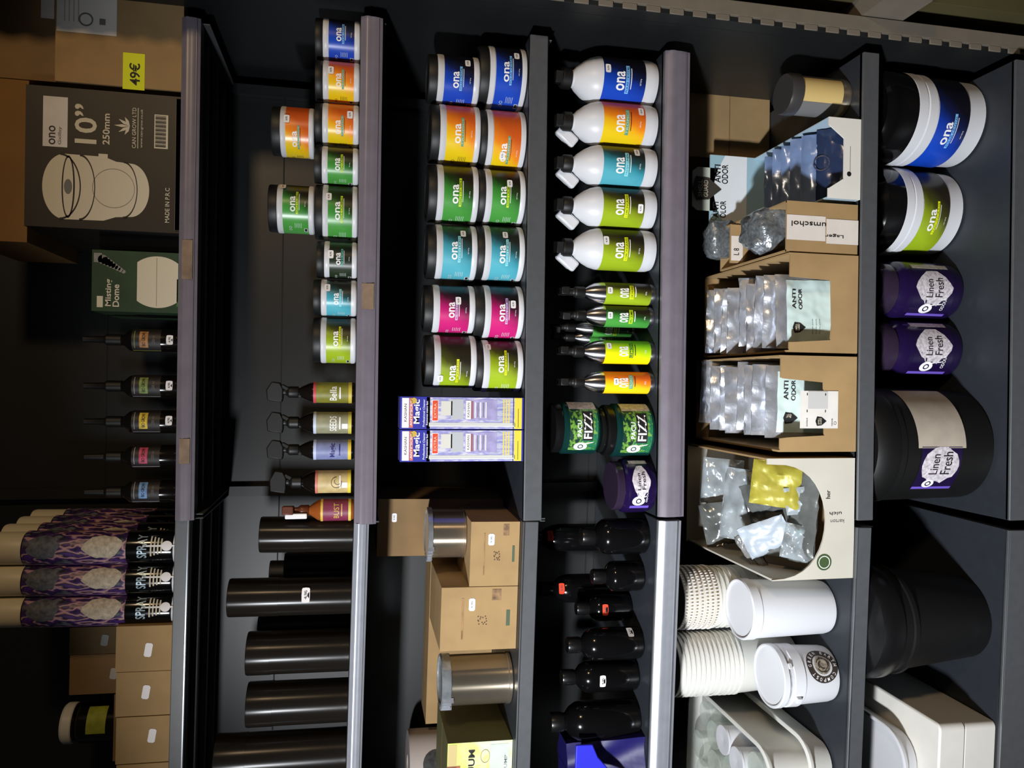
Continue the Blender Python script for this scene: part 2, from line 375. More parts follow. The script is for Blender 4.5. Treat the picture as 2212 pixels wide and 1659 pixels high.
for i, (a, b, s, fr, st, xt, lb) in {2: (235, 340, 'orange', -.25, (45, .8), 604, 'orange jar stacked on top of a yellow-orange jar'),
      4: (402, 505, 'green', .25, (50, .85), 597, 'green jar stacked on the wider green jar, second shelf')}.items():
    X, Y, z, r, h = fit(1, 2, a, b, xt, .004, z0=hh[i][1]+.0008); jar(lb, s, 1, X, Y, z, r, h, fr, st, .017, 'gel jars on the second shelf')
S3J = [((108, 237), (125, 228), 'blue', .27, .08, (32, .3), (42, .3)), ((243, 370), (232, 357), 'orange', -.35, .1, (-5, .6), None),
 ((369, 487), (360, 484), 'green', .1, .05, (25, .42), None), ((490, 608), (488, 606), 'teal', .0, .1, (42, .5), (38, .36)),
 ((618, 733), (617, 720), 'magenta', .0, -.02, (18, .3), (22, .42)), ((735, 847), (724, 838), 'olive', .08, -.45, (40, .88), (-12, .85))]
XTL = [(1060, 947), (1055, 952), (1051, 946), (1049, 944), (1049, 937), (1046, 939)]
XBT = [1038, 1040, 1036, 1033, 1028, 1031]
for i, (lo, up, s, f1, f2, s1, s2) in enumerate(S3J):
    X, Y, z, r, h = fit(1, 3, lo[0], lo[1], XTL[i][0], .012); nm = N2[s]
    gap = solve(1, (X, Y-r, 0), 2, XBT[i], 'x')-(z+h)
    _, H = jar('large %s jar standing on the third shelf under another %s jar' % (nm, nm), s, 1, X, Y, z, r, h, f1, s1, max(.008, gap-.001), 'stacked gel jars on the third shelf')
    X2, Y2, z2, r2, h2 = fit(1, 3, up[0], up[1], XTL[i][1], .012, z0=z+H+.0006)
    jar('%s jar stacked on the large %s jar of the third shelf' % (nm, nm), s, 1, X2, Y2, z2, r2, h2, f2, s2, .018, 'stacked gel jars on the third shelf')
# ------------------------------------------------------------------ white trigger bottles
def bottle(label, s, X, Y, z, r, h, frac, st, noz=True):
    t = root('white_bottle', label, 'bottle', 1, X, Y, z, face(X, Y, frac), 'white bottles on the fourth shelf')
    mb = MB(); mb.lathe([(r*.80, 0), (r*.93, .003), (r*.99, .012), (r, .02), (r, h*.62), (r*.985, h*.68), (r*.90, h*.755), (r*.74, h*.83), (r*.50, h*.91), (r*.36, h*.94), (r*.34, h*1.0)], WHITE, 44); mb.build('body', t)
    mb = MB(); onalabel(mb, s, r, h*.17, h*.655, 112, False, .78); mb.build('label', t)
    mb = MB(); mb.lathe([(r*.42, h*.965), (r*.44, h*.97), (r*.44, h*1.06), (r*.36, h*1.09), (0.0, h*1.09)], BLACKM, 28)
    mb.box(-.012, .012, -r*.5, r*.55, h*1.085, h*1.16, BLACKM); mb.build('pump_head', t, bevel=.003)
    if noz:
        mb = MB(); mb.X = Matrix.Translation((-r*.60, r*.15, h*1.0)) @ Matrix.Rotation(R(38), 4, 'Y')
        mb.box(-.013, .013, -.012, .012, -.026, .024, WHITE); mb.build('spout_cap', t, bevel=.005)
    if st: sticker(t, r, R(st[0]), h*st[1], .020, .012)
WB = [((128, 229), 'blue', .12, (26, .61), 'white bottle with blue label, end of the fourth shelf', False), ((224, 318), 'orange', .14, (35, .22), 'white bottle with yellow-orange label on the fourth shelf', True),
 ((317, 405), 'teal', .12, (42, .26), 'white bottle with teal label in the middle of the fourth shelf bottles', True), ((406, 494), 'olive', .1, (-2, .22), 'white bottle with olive label next to the teal one', True),
 ((495, 584), 'olive', .0, (25, .62), 'white bottle with olive label, leftmost of the white bottles', True)]
for (a, b), s, fr, st, lb, nz in WB:
    X, Y, z, r, h = fit(1, 4, a, b, 1240, .016); bottle(lb, s, X, Y, z, r, h, fr, st, nz)
def spraycan(label, s, y0, y1, xt, back, frac, st=(-5, .62), cap=1):
    X, Y, z, r, h = fit(1, 4, y0, y1, xt, back)
    t = root('aluminium_spray_bottle', label, 'spray bottle', 1, X, Y, z, face(X, Y, frac), 'aluminium spray bottles')
    mb = MB(); mb.lathe([(r*.86, 0), (r*.97, .004), (r, .010), (r, h*.70), (r*.98, h*.78), (r*.86, h*.88), (r*.66, h*.95), (r*.42, h*1.0)], ALU, 36); mb.build('canister', t)
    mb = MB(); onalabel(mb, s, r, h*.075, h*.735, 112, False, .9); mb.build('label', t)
    mb = MB(); mb.lathe([(r*.5, h), (r*.52, h+.002), (r*.52, h+.022), (r*.34, h+.026), (r*.34, h+.055), (r*.3, h+.058), (0.0, h+.058)], BLACKM, 26)
    if cap: mb.box(-.008, .008, -r*1.1, r*.4, h+.04, h+.058, BLACKM)
    mb.build('pump_head', t, bevel=.002)
    if st: sticker(t, r, R(st[0]), h*st[1], .015, .011)
spraycan('aluminium spray bottle with olive label beside the last white bottle', 'olive', 611, 658, 1270, .022, .1, (10, .68))
spraycan('aluminium spray bottle with green label next to the olive spray bottle', 'green', 660, 707, 1272, .030, -.1, (10, .68))
spraycan('aluminium spray bottle with yellow-green label, second from the left of its row', 'lime', 736, 786, 1268, .020, .1, (25, .68))
spraycan('aluminium spray bottle with orange label, leftmost of its row', 'orange', 803, 850, 1268, .020, 0, (5, .58))
spraycan('spray bottle half hidden behind the green aluminium one', 'green', 690, 728, 1248, .14, -.3, None)
spraycan('bright green spray bottle standing farthest back behind the others', 'green', 712, 748, 1246, .21, .2, None)
# ------------------------------------------------------------------ gel pots
GREENM = grad('mossy_print', [(.3, (14, 60, 50)), (.45, (40, 120, 60)), (.55, (20, 90, 84)), (.66, (120, 170, 60)), (.8, (16, 50, 40))], .4, (.1, 0, .3), .45, 9)
PURP = mat('purple_plastic', (26, 14, 54), .2)
PURPM = mat('purple_print', (110, 86, 190), .4)
LACE = mat('pale_script_print', (196, 190, 196), .5, 0, 160, .35)
def odrop(mb, P, u, v, q, pur=PURPM):
    mb.disc(P, q, INKW, u, v, 22, 1.0, 1.15)
    mb.poly(P, [(u+q*.3, v-q*.9), (u-q*.9, v-q*.5), (u+q*.4, v-q*1.6)], INKW)
def fizz(label, y0, y1, xb, xt, z0=None, base=None):
    if z0 is None: X, Y, z, r, h = fit(1, 4, y0, y1, xt, .02, xb)
    else: X, Y, z, r, h = fit(1, 4, y0, y1, xt, .02, z0=z0)
    t = root('small_green_pot', label, 'pot', 1, X, Y, z, face(X, Y, 0), 'small green pots')
    mb = MB(); mb.lathe([(r*.88, 0), (r, .006), (r, h*.9), (r*.9, h*.96), (r*.9, h)], mat('dark_green_plastic', (12, 46, 44), .25), 36); mb.build('pot', t)
    mb = MB(); mb.lathe([(r*.93, h*.97), (r*.95, h), (r*.95, h+.012), (r*.9, h+.015), (0.0, h+.015)], BLACK, 36); mb.build('lid', t)
    mb = MB(); P = cyl(r+.0004, 0, h*.47); P2 = cyl(r+.0009, 0, h*.47); P3 = cyl(r+.0013, 0, h*.47)
    mb.patch(P, r*2.0, h*.72, GREENM, 24); mb.patch(P2, r*.55, h*.70, LACE, 6, r*1.05, 0)
    mb.text('PACU', P2, r*.62, h*.11, INKW, -r*.02, h*.12)
    mb.patch(P2, r*1.15, h*.27, INKB, 8, r*.08, -h*.10); mb.text('FIZZ', P3, r*1.0, h*.21, INKW, r*.08, -h*.10)
    mb.disc(P2, r*.2, INKW, -r*.78, h*.06, 20, 1, 1.3); mb.ring(P3, r*.09, r*.04, mat('dark_green_ink', (20, 70, 50)), -r*.78, h*.06, 16)
    mb.poly(P2, [(-r*.95, -h*.0), (-r*.62, -h*.02), (-r*.55, -h*.28)], INKW)
    mb.build('label', t); return X, Y, z, r, h
a = fizz('lower of the two small green pots, standing directly on the fourth shelf', 872, 986, 1420, 1332)
t = None
mb = MB(); zz = a[2]+a[4]+.0155
h1 = solve(1, (a[0], a[1], 0), 2, 1288, 'x')
ri = root('glass_jar', 'dark empty jar between the two small green pots', 'jar', 1, a[0], a[1], zz)
mb.lathe([(a[3]*.8, 0), (a[3]*.85, .004), (a[3]*.85, h1-zz-.003), (a[3]*.8, h1-zz)], mat('smoked_jar', (20, 22, 20), .2), 32); mb.build('body', ri)
b = fizz('upper small green pot resting on the dark jar, right below the third shelf', 868, 980, None, 1218, h1+.0006)
def purplejar(label, y0, y1, xb, xt, sh, lab=(.44, .62), name='purple_gel_jar', bcol=None, dome=.1, xm=None, frac=0, grey=True, lz=.46, cat='jar', back=.03):
    X, Y, z, r, h = fit(1, sh, y0, y1, xt, back, xb)
    t = root(name, label, cat, 1, X, Y, z, face(X, Y, frac), 'purple gel jars')
    mb = MB(); mb.lathe([(r*.78, 0), (r*.93, .004), (r, .018), (r, h*.66), (r*.97, h*.74), (r*.84, h*.80), (r*.82, h*.82)], bcol or PURP, 44); mb.build('body', t)
    mb = MB(); mb.lathe([(r*.88, h*.81), (r*.90, h*.82), (r*.90, h*.97), (r*.85, h), (0.0, h)], mat('plum_lid', (44, 34, 52), .16), 44); mb.build('lid', t)
    mb = MB(); P = cyl(r+.0004, 0, h*(lz-.06)); P2 = cyl(r+.0009, 0, h*(lz-.06)); P3 = cyl(r+.0013, 0, h*(lz-.06)); H = h*.5
    mb.patch(P, r*1.9, H, PURP, 24)
    mb.blob(P2, [(r*(.15+.62*math.cos(k*math.pi/10)*(1+.1*math.sin(k*3))), H*(.42*math.sin(k*math.pi/10)*(1+.12*math.cos(k*5)))) for k in range(20)], LACE)
    mb.text('Linen', P3, r*.62, H*.17, INKB, r*.12, H*.12); mb.text('Fresh', P3, r*.66, H*.19, INKB, r*.16, -H*.12)
    mb.disc(P2, r*.2, INKW, -r*.62, H*.1, 20, 1, 1.2); mb.ring(P3, r*.09, r*.04, PURP, -r*.62, H*.1, 16)
    mb.poly(P2, [(-r*.8, H*.05), (-r*.45, H*.0), (-r*.4, -H*.28)], INKW)
    mb.text('ODOUR', P2, r*.5, H*.08, INKW, -r*.42, -H*.3); mb.patch(P2, r*.13, H*.95, PURPM, 2, -r*.9, 0)
    mb.patch(P2, r*.22, H*.9, LACE, 3, r*.98, 0)
    mb.build('label', t); return X, Y, z, r, h
purplejar('purple gel jar with pale script label beside the lower small green pot', 990, 1106, 1424, 1338, 4, lz=.5)
purplejar('purple gel jar on the base shelf beside the green drum', 566, 690, 2088, 1915, 6)
purplejar('purple gel jar on the base shelf between its twin and the big black drum', 692, 816, 2086, 1915, 6)
# ------------------------------------------------------------------ base shelf drums
def drum(label, s, y0, y1, xb, xt, frac):
    X, Y, z, r, h = fit(1, 6, y0, y1, xt, .0, xb)
    t = root('gel_drum', label, 'drum', 1, X, Y, z, face(X, Y, frac), 'large gel drums')
    mb = MB(); mb.lathe([(r*.86, 0), (r*.92, .004), (r*.93, h*.17), (r*.935, h*.18), (r*.95, h*.51), (r*.99, h*.52), (r*.99, h*.60), (r*.965, h*.605), (r*.965, h*.62), (r, h*.625), (r, h*.71), (r*.96, h*.72)], WHITE, 56); mb.build('tub', t)
    mb = MB(); mb.lathe([(r*.99, h*.71), (r*1.0, h*.72), (r*1.0, h*.93), (r*.9, h), (r*.86, h), (r*.84, h*.985), (0.0, h*.985)], BLACKG, 56); mb.build('lid', t)
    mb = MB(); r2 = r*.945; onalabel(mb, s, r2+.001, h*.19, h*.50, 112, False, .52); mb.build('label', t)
drum('large gel drum with blue label, rightmost on the base shelf', 'blue', 168, 358, 2140, 1925, -.18)
drum('large gel drum with olive-green label on the base shelf', 'olive', 366, 552, 2090, 1908, -.12)
X, Y, z, r, h = fit(1, 6, 835, 1082, 1900, .0, 2158)
t = root('black_drum', 'big black drum with blank wraparound label on the base shelf', 'drum', 1, X, Y, z, face(X, Y, 0))
mb = MB(); mb.lathe([(r*.90, 0), (r*.94, .006), (r*.97, h*.75), (r, h*.77), (r, h*.83)], BLACKM, 56); mb.build('drum_body', t)
mb = MB(); mb.lathe([(r*1.01, h*.82), (r*1.03, h*.84), (r*1.03, h*.95), (r*.97, h), (r*.93, h*.985), (0.0, h*.985)], BLACKM, 56); mb.build('lid', t)
mb = MB(); rr = r*.975; P = cyl(rr, 0, h*.47); P2 = cyl(rr+.0006, 0, h*.47); P3 = cyl(rr+.0011, 0, h*.47)
mb.patch(P, rr*1.25, h*.40, mat('blank_label', (176, 166, 152), .6, 0, 30, .08), 18, rr*.55)
mb.patch(P, rr*.8, h*.34, PURP, 12, -rr*.45, 0)
mb.blob(P2, [(rr*(-.38+.33*math.cos(k*math.pi/10)*(1+.1*math.sin(k*3))), h*(.155*math.sin(k*math.pi/10))) for k in range(20)], LACE)
mb.text('Linen', P3, rr*.36, h*.07, INKB, -rr*.36, h*.05); mb.text('Fresh', P3, rr*.4, h*.08, INKB, -rr*.34, -h*.05)
mb.disc(P2, rr*.09, INKW, -rr*.74, h*.05, 20, 1, 1.2); mb.ring(P3, rr*.045, rr*.02, PURP, -rr*.74, h*.05, 14); mb.patch(P2, rr*.06, h*.33, PURPM, 1, -rr*.84, 0)
mb.build('label', t)
X, Y, z, r, h = fit(2, 6, 1222, 1450, 1905, .0, 2176)
t = root('black_bucket', 'very large black flared bucket on the base shelf, left bay', 'bucket', 2, X, Y+.01, z, 0)
mb = MB(); mb.lathe([(r*.74, 0), (r*.76, .004), (r*.93, h*.66), (r*.99, h*.67), (r*.99, h*.70), (r*.95, h*.705), (r*.96, h*.78), (r*1.0, h*.785), (r*1.0, h*.80), (r*.97, h*.81)], BLACKM, 60); mb.build('bucket_body', t)
mb = MB(); mb.lathe([(r*1.02, h*.79), (r*1.04, h*.81), (r*1.04, h*.90), (r*.98, h*.95), (r*.6, h), (0.0, h)], BLACK, 60); mb.build('lid', t)
# ------------------------------------------------------------------ boxes
def carton(name, label, cat, bay, sh, y0, y1, xt, back, dep, m, z0=None, group=None, xbase=None, rz=0, tape=True, bev=.0015):
    X, Y, z, w, h = fit(bay, sh, y0, y1, xt, back, xbase, z0=z0, dep=dep)
    t = root(name, label, cat, bay, X, Y, z, rz, group)
    mb = MB(); mb.box(-w, w, -dep/2, dep/2, 0, h, m); mb.box(-w+.001, w-.001, -.001, .001, h-.0002, h+.0003, CARDE); mb.build('box_body', t, bevel=bev)
    return t, w, h, dep
def whitetag(t, u, v, y, w=.016, h=.010, m=STICK, rot=0, pr=True):
    mb = MB(); P0 = front(y); c, s = math.cos(rot), math.sin(rot)
    P = lambda a, b: P0(u+a*c-b*s, v+a*s+b*c)
    mb.poly(P, [(-w/2, -h*.3), (-w*.4, -h/2), (w*.4, -h/2), (w/2, -h*.3), (w/2, h*.3), (w*.4, h/2), (-w*.4, h/2), (-w/2, h*.3)], m)
    if pr:
        P1 = front(y-.0004); mb.text('9,90', lambda a, b: P1(u+a*c-b*s, v+a*s+b*c), w*.55, h*.35, INKG)
    return mb.build('price_sticker', t)
# --- magic cleaner boxes (third shelf)
BLUEP = mat('royal_blue_print', (52, 56, 160), .35); REDP = mat('red_print', (214, 76, 46), .4); YELP = mat('yellow_print', (226, 204, 70), .4)
LAV = grad('lavender_print', [(.3, (120, 126, 186)), (.5, (186, 188, 204)), (.62, (140, 140, 200)), (.75, (206, 204, 214))], .35, (.0, 0, .25), .5, 7)
for (a, b, lb) in ((858, 927, 'tall blue and white cleaner box standing next to the olive jars'), (929, 997, 'tall blue and white cleaner box, left one of the pair')):
    t, w, h, d = carton('cleaner_box', lb, 'box', 1, 3, a, b, 864, .012, .07, BLUEP, group='tall cleaner boxes')
    mb = MB(); y = -d/2-.0006; P = front(y); P2 = front(y-.0005); P3 = front(y-.001)
    mb.patch(P, 2*w*.98, h*.74, LAV, 1, 0, h*.42)
    mb.patch(P2, 2*w*.92, h*.055, STICK, 1, -w*.0, h*.957); mb.text('KASHAN', P3, w*1.1, h*.022, INKG, 0, h*.957)
    mb.patch(P2, 2*w*.92, h*.028, mat('coral_print', (206, 110, 96), .5), 1, 0, h*.912); mb.text('ANTIMICRO', P3, w*1.6, h*.018, STICK, 0, h*.912)
    mb.patch(P, 2*w, h*.13, BLUEP, 1, 0, h*.828)
    mb.text('Magic', P2, w*1.5, h*.062, INKW, w*.08, h*.862); mb.disc(P3, w*.2, mat('gold_print', (196, 168, 80), .4), w*.75, h*.892, 8)
    mb.text('Professional Cleaner', P2, w*1.7, h*.016, INKW, 0, h*.812); mb.text('Removes stains fast', P2, w*1.5, h*.014, INKW, 0, h*.787)
    mb.patch(P2, w*1.34, h*.05, STICK, 1, w*.15, h*.722); mb.patch(P3, w*1.24, h*.043, REDP, 1, w*.15, h*.722)
    mb.text('EXTRA', front(y-.0014), w*.9, h*.022, mat('peach', (240, 190, 160)), w*.15, h*.722)
    # printed bottle: trigger part, neck, body with its own label
    mb.patch(P2, w*.9, h*.09, mat('photo_cream', (205, 204, 196), .4), 1, w*.3, h*.63)
    mb.patch(P2, w*1.25, h*.10, mat('photo_grey', (178, 182, 186), .4), 1, w*.25, h*.545)
    mb.patch(P2, w*1.25, h*.26, mat('photo_lilac', (160, 154, 196), .4, 0, 50, .25), 1, w*.22, h*.35)
    mb.patch(P3, w*1.15, h*.04, STICK, 1, w*.2, h*.455); mb.text('KASHAN', front(y-.0014), w*.9, h*.02, INKG, w*.2, h*.455)
    mb.patch(P3, w*1.1, h*.02, mat('plum_print', (150, 100, 110), .4), 1, w*.2, h*.425)
    for k in range(5): mb.patch(P3, w*(1.0-.1*(k % 2)), h*.008, INKG if k % 2 else STICK, 1, w*.2, h*(.40-.022*k))
    for k in range(3): mb.patch(P2, w*1.5, h*.009, YELP, 1, w*.15, h*(.165-.022*k))
    mb.patch(P2, w*.24, h*.70, mat('photo_silver', (200, 202, 198), .3), 1, -w*.72, h*.42); mb.patch(P3, w*.06, h*.68, STICK, 1, -w*.80, h*.42)
    mb.patch(P2, 2*w*.98, h*.06, YELP, 1, 0, h*.045); mb.patch(P2, 2*w*.98, h*.006, INKB, 1, 0, h*.085); mb.patch(P3, 2*w*.6, h*.004, INKB, 1, -w*.3, h*.045)
    mb.build('printed_front', t)
# --- boxes and tins of the left bay, third shelf
t, w, h, d = carton('cardboard_box', 'dim cardboard box standing at the back behind the foil-lidded tin, third shelf', 'box', 2, 3, 1078, 1200, 815, .22, .18, CARDD); whitetag(t, w*.35, h*.87, -d/2-.001, .02, .011)
t, w, h, d = carton('cardboard_box', 'small cardboard box with a polished tin standing on it', 'box', 2, 3, 1127, 1266, 1016, .03, .2, CARD, group='boxes on the third shelf')
def stamp(t, w, h, d):
    mb = MB(); P = front(-d/2-.0008); F = mat('faded_stamp', (150, 118, 80), .8, 0, 60, .2); mb.patch(P, w*.14*2, h*.012, F, 1, -w*.5, h*.72)
    mb.patch(P, w*1.3, h*.03, F, 1, -w*.0, h*.72); mb.patch(P, w*.35, h*.12, mat('faded_stamp2', (128, 100, 72), .8, 0, 90, .5), 1, w*.75, h*.28)
    for k in range(14): mb.disc(P, w*.022, mat('soft_ink', (84, 62, 52), .8), w*(-.06+.13*math.sin(k*2.4)), h*(.46+.055*math.cos(k*1.7)), 6)
    mb.patch(P, w*.5, h*.05, mat('green_grey_stamp', (72, 86, 66), .7), 1, 0, h*.12); mb.build('printed_marks', t)
stamp(t, w, h, d); whitetag(t, w*.45, h*.58, -d/2-.001, .024, .013)
TB = (t, w, h, d)
X, Y, z, w2, _ = fit(2, 3, 1127, 1266, 1016, .03, dep=.2); ztop = z+h
Xc, Yc, zc_, rc, hc = fit(2, 3, 1098, 1210, 925, .06, z0=ztop+.001)
def tin(label, bay, X, Y, z, r, h, group='polished tins with film lids'):
    t = root('metal_tin', label, 'tin', bay, X, Y, z, .3, group)
    mb = MB(); mb.lathe([(r*.93, 0), (r*.985, .002), (r*.985, h*.05), (r*.955, h*.06), (r*.955, h*.86), (r*.98, h*.875), (r*.98, h*.9)], CHROME, 52); mb.build('tin_body', t)
    mb = MB(); n = 52; pr = []
    mb.lathe([(r*1.0, h*.85), (r*1.02, h*.86), (r*1.02, h*.965), (r*.99, h*.98), (r*.9, h*.98), (r*.88, h*.96), (0.0, h*.965)], mat('film_over_lid', (190, 196, 200), .12, .7, 30, .3, 1.0), 52); mb.build('film_lid', t)
    mb = MB()
    for k in range(14):
        a = R(200+k*9); q = r*1.03; mb.box(q*math.sin(a)-.004, q*math.sin(a)+.006, -q*math.cos(a)-.003, -q*math.cos(a)+.004, h*(.86-.05*random.random()), h*.97, FOIL)
    mb.build('crumpled_film', t)
    return t
tin('polished tin with film lid standing on the small cardboard box', 2, Xc, max(Yc, Y+.0), ztop+.001, min(rc, .055), hc)
t, w, h, d = carton('cardboard_box', 'larger cardboard box between the two polished tins on the third shelf', 'box', 2, 3, 1268, 1404, 952, .03, .22, CARD, group='boxes on the third shelf'); stamp(t, w, h, d); whitetag(t, w*.45, h*.6, -d/2-.001, .026, .013)
carton('cardboard_box', 'pale cardboard box standing at the back behind the larger box and tins', 'box', 2, 3, 1212, 1560, 925, .30, .12, CARD, group='boxes on the third shelf')
X, Y, z, r, h = fit(2, 3, 1412, 1520, 952, .035); tin('large polished tin with film lid between cardboard box and green printed box', 2, X, Y, z, r, h)
GRP = grad('pale_green_print', [(.2, (200, 214, 96)), (.45, (214, 214, 140)), (.7, (205, 214, 196)), (.95, (190, 210, 120))], .4, (.3, 0, -.5), .5, 5)
t, w, h, d = carton('vacuum_kit_box', 'pale green printed box lettered VACUUM at the left edge of the third shelf', 'box', 2, 3, 1602, 1742, 965, .03, .2, mat('green_grey_card', (96, 96, 60), .6))
mb = MB(); P = front(-d/2-.0006); P2 = front(-d/2-.0011)
mb.patch(P, 2*w, h, GRP, 1, 0, h/2); mb.patch(P2, 2*w*.9, h*.13, mat('tan_print', (196, 178, 120), .5), 1, w*.05, h*.925); mb.text('VACUUM', P2, w*1.5, h*.10, INKB, w*.02, h*.63)
mb.ring(P2, w*.2, w*.02, mat('olive_line', (150, 140, 80)), w*.55, h*.42, 22, 1, .7); mb.patch(P2, w*.4, h*.2, mat('rust_print', (150, 90, 60), .6, 0, 60, .4), 1, w*.1, h*.9)
mb.patch(P2, w*1.2, h*.3, mat('pale_grey_print', (196, 204, 196), .4, 0, 20, .1), 1, w*.3, h*.2); mb.text('PUMP', P2, w*.5, h*.05, INKG, w*.3, h*.1); mb.build('printed_front', t)
X, Y, z, r, h = fit(2, 3, 1576, 1720, 885, .24)
t = root('white_roll', 'tall pale roll with dark printed emblem behind the green VACUUM box', 'roll', 2, X, Y, z, face(X, Y, 0))
mb = MB(); mb.lathe([(r, 0), (r, h-.004), (r*.97, h), (r*.3, h), (r*.3, h-.02), (0, h-.02)], mat('dull_white', (180, 170, 165), .6), 40); mb.build('roll_body', t)
mb = MB(); mb.disc(cyl(r+.001, 0, h*.68), .032, mat('dark_emblem', (60, 62, 64), .5, 0, 90, .5), .0, 0, 22); mb.build('emblem', t)
# ------------------------------------------------------------------ top shelf
CW = 1
t, w, h, d = carton('large_carton', 'large tan carton at the right end of the top shelf with yellow 49 euro tag', 'carton', 1, 1, -70, 186, 120, .02, .3, CARD)
mb = MB(); P = front(-d/2-.0008); P2 = front(-d/2-.0013); P3 = front(-d/2-.0018)
ppx = 2*w/256.; zc = lambda x: h*(378-x)/258.; xc = lambda y: w-(y+70)*ppx
mb.patch(P, 80*ppx+.04, 118*ppx, PAPER, 1, xc(18), zc(182)); mb.ring(P2, .012, .003, INKG, xc(50), zc(180), 18); mb.patch(P2, .012, .011, INKG, 1, xc(52), zc(213))
for k in range(4): mb.patch(P2, .05, .002, mat('faint_pink', (186, 165, 155)), 1, xc(30), zc(138+k*9))
mb.build('address_label', t)
mb = MB(); YEL = mat('neon_yellow_tag', (222, 232, 20), .6); mb.patch(P, 79*ppx, 44*ppx, YEL, 1, xc(152), zc(277)); mb.text('49€', P2, 48*ppx, 22*ppx, INKB, xc(158), zc(279)); mb.build('price_tag', t)
hb = h; 
t, w, h, d = carton('large_carton', 'upper brown carton resting on the tan carton at the top right corner', 'carton', 1, 1, -70, 170, -60, .045, .27, CARDD, z0=ZT[1]+hb+.002)
mb = MB(); mb.patch(front(-d/2-.0008), .09, .024, PAPER, 1, w*.55, h*.14); mb.build('address_label', t)
# black fan box
t, w, h, d = carton('fan_box', 'black box printed with a white duct fan and 10 inch lettering on the top shelf', 'box', 1, 1, 196, 496, 54, .012, .30, mat('black_card', (34, 29, 24), .5, 0, 12, .1))
mb = MB(); P = front(-d/2-.0008); P2 = front(-d/2-.0013); P3 = front(-d/2-.0018); s = 2*w/300.
U = lambda y: w-(y-196)*s
V = lambda x: (376-x)*h/322.
mb.patch(P, 107*s, 48*s, PAPER, 1, U(271), V(114)); mb.text('ono', P2, 40*s, 13*s, INKB, U(300), V(108)); mb.text('Gxillsy', P2, 38*s, 8*s, INKG, U(300), V(124))
mb.text('10”', P, 84*s, 44*s, CREAM, U(271), V(176)); mb.text('250mm', P, 67*s, 14*s, CREAM, U(279), V(218))
for k, an in enumerate((-62, -32, 0, 32, 62)):
    L = (22, 27, 32, 27, 22)[k]*s; a = R(an); dx, dz = math.sin(a), math.cos(a)
    bx, bz = U(269), V(267)
    mb.poly(P, [(bx, bz), (bx+dx*L*.5-dz*3.2*s, bz+dz*L*.5+dx*3.2*s), (bx+dx*L, bz+dz*L), (bx+dx*L*.5+dz*3.2*s, bz+dz*L*.5-dx*3.2*s)], CREAM)
mb.text('CAN GROW LTD', P, 88*s, 8*s, CREAM, U(272), V(276)); mb.patch(P, 88*s, 1.4*s, CREAM, 1, U(272), V(284)); mb.text('www.can-grow.co.uk', P, 84*s, 6*s, CREAM, U(272), V(292))
mb.patch(P, 74*s, 28*s, CREAM, 1, U(276), V(333))
for k in range(24): mb.patch(P2, (.8+.8*(k % 3))*s, 22*s, INKB, 1, U(242+2.9*k), V(332))
mb.text('MADE IN P.R.C', P, 76*s, 9*s, CREAM, U(436), V(348))
def fan():
    cy = 408; K = mat('fan_line', (34, 24, 22), .6)
    def el(x, ry, rx, mm, PP, n=36):
        mb.poly(PP, [(U(cy)+ry*s*math.cos(2*math.pi*k/n), V(x)+rx*s*math.sin(2*math.pi*k/n)) for k in range(n)], mm)
    n = 28; pts = []
    for k in range(n+1): a = math.pi*k/n; pts.append((U(cy)+70*s*math.cos(a), V(135)+44*s*math.sin(a)))
    pts += [(U(cy)-69*s, V(215)), (U(cy)-60*s, V(240)), (U(cy)-58*s, V(270))]
    for k in range(n+1): a = math.pi+math.pi*k/n; pts.append((U(cy)+58*s*math.cos(a), V(270)+38*s*math.sin(a)))
    pts += [(U(cy)+60*s, V(240)), (U(cy)+69*s, V(215))]
    mb.poly(P, pts, CREAM)
    for x, ry, rx in ((125, 69, 40), (165, 69, 30), (255, 60, 28)):
        mb.ring(P2, 1, 1.8/30, K, U(cy), V(x), 30, ry*s, rx*s, math.pi, 2*math.pi)
    mb.poly(P2, [(U(cy)+67*s*math.cos(2*math.pi*k/36), V(142)+13*s*math.sin(2*math.pi*k/36)) for k in range(36)], K)
    mb.poly(P3, [(U(cy)+62*s*math.cos(2*math.pi*k/36), V(142)+10*s*math.sin(2*math.pi*k/36)) for k in range(36)], CREAM)
    mb.disc(front(-d/2-.0022), 16*s, INKG, U(cy), V(142), 20, 1, .5)
    mb.ring(P2, 42*s, .9*s, INKG, U(cy-2), V(235), 40, 1, 1)
    mb.box(U(345), U(333), -d/2-.0012, -d/2-.0004, V(222), V(203), CREAM)
fan(); mb.build('printed_front', t)
mb = MB(); mb.patch(front(-d/2-.003), 2*w*.96, .009, mat('worn_edge', (120, 108, 90), .8), 1, 0, .005); mb.box(-w*.96, w*.96, -d/2-.003, -d/2, .0005, .010, mat('worn_edge', (120, 108, 90), .8)); mb.build('bottom_flap', t)
hf = h
carton('large_carton', 'warm brown carton resting on top of the black fan box', 'carton', 1, 1, 168, 520, -90, .03, .28, mat('orange_card', (130, 96, 50), .85, 0, 10, .1), z0=ZT[1]+hf+.002)
t, w, h, d = carton('black_case', 'plain black case squeezed between the fan box and the green dome box', 'case', 1, 1, 500, 541, 215, .03, .26, BLACKG)
t, w, h, d = carton('dome_box', 'dark green misting dome box with a white domed vessel print, top shelf', 'box', 1, 1, 543, 674, 198, .014, .2, mat('dark_green_card', (34, 60, 36), .55, 0, 20, .15))
mb = MB(); P = front(-d/2-.0008); P2 = front(-d/2-.0013); s = 2*w/131.
U = lambda y: w-(y-543)*s
V = lambda x: (376-x)*h/178.
pts = [(U(608)+54*s*math.cos(a), V(331)+0) for a in ()]
q = []
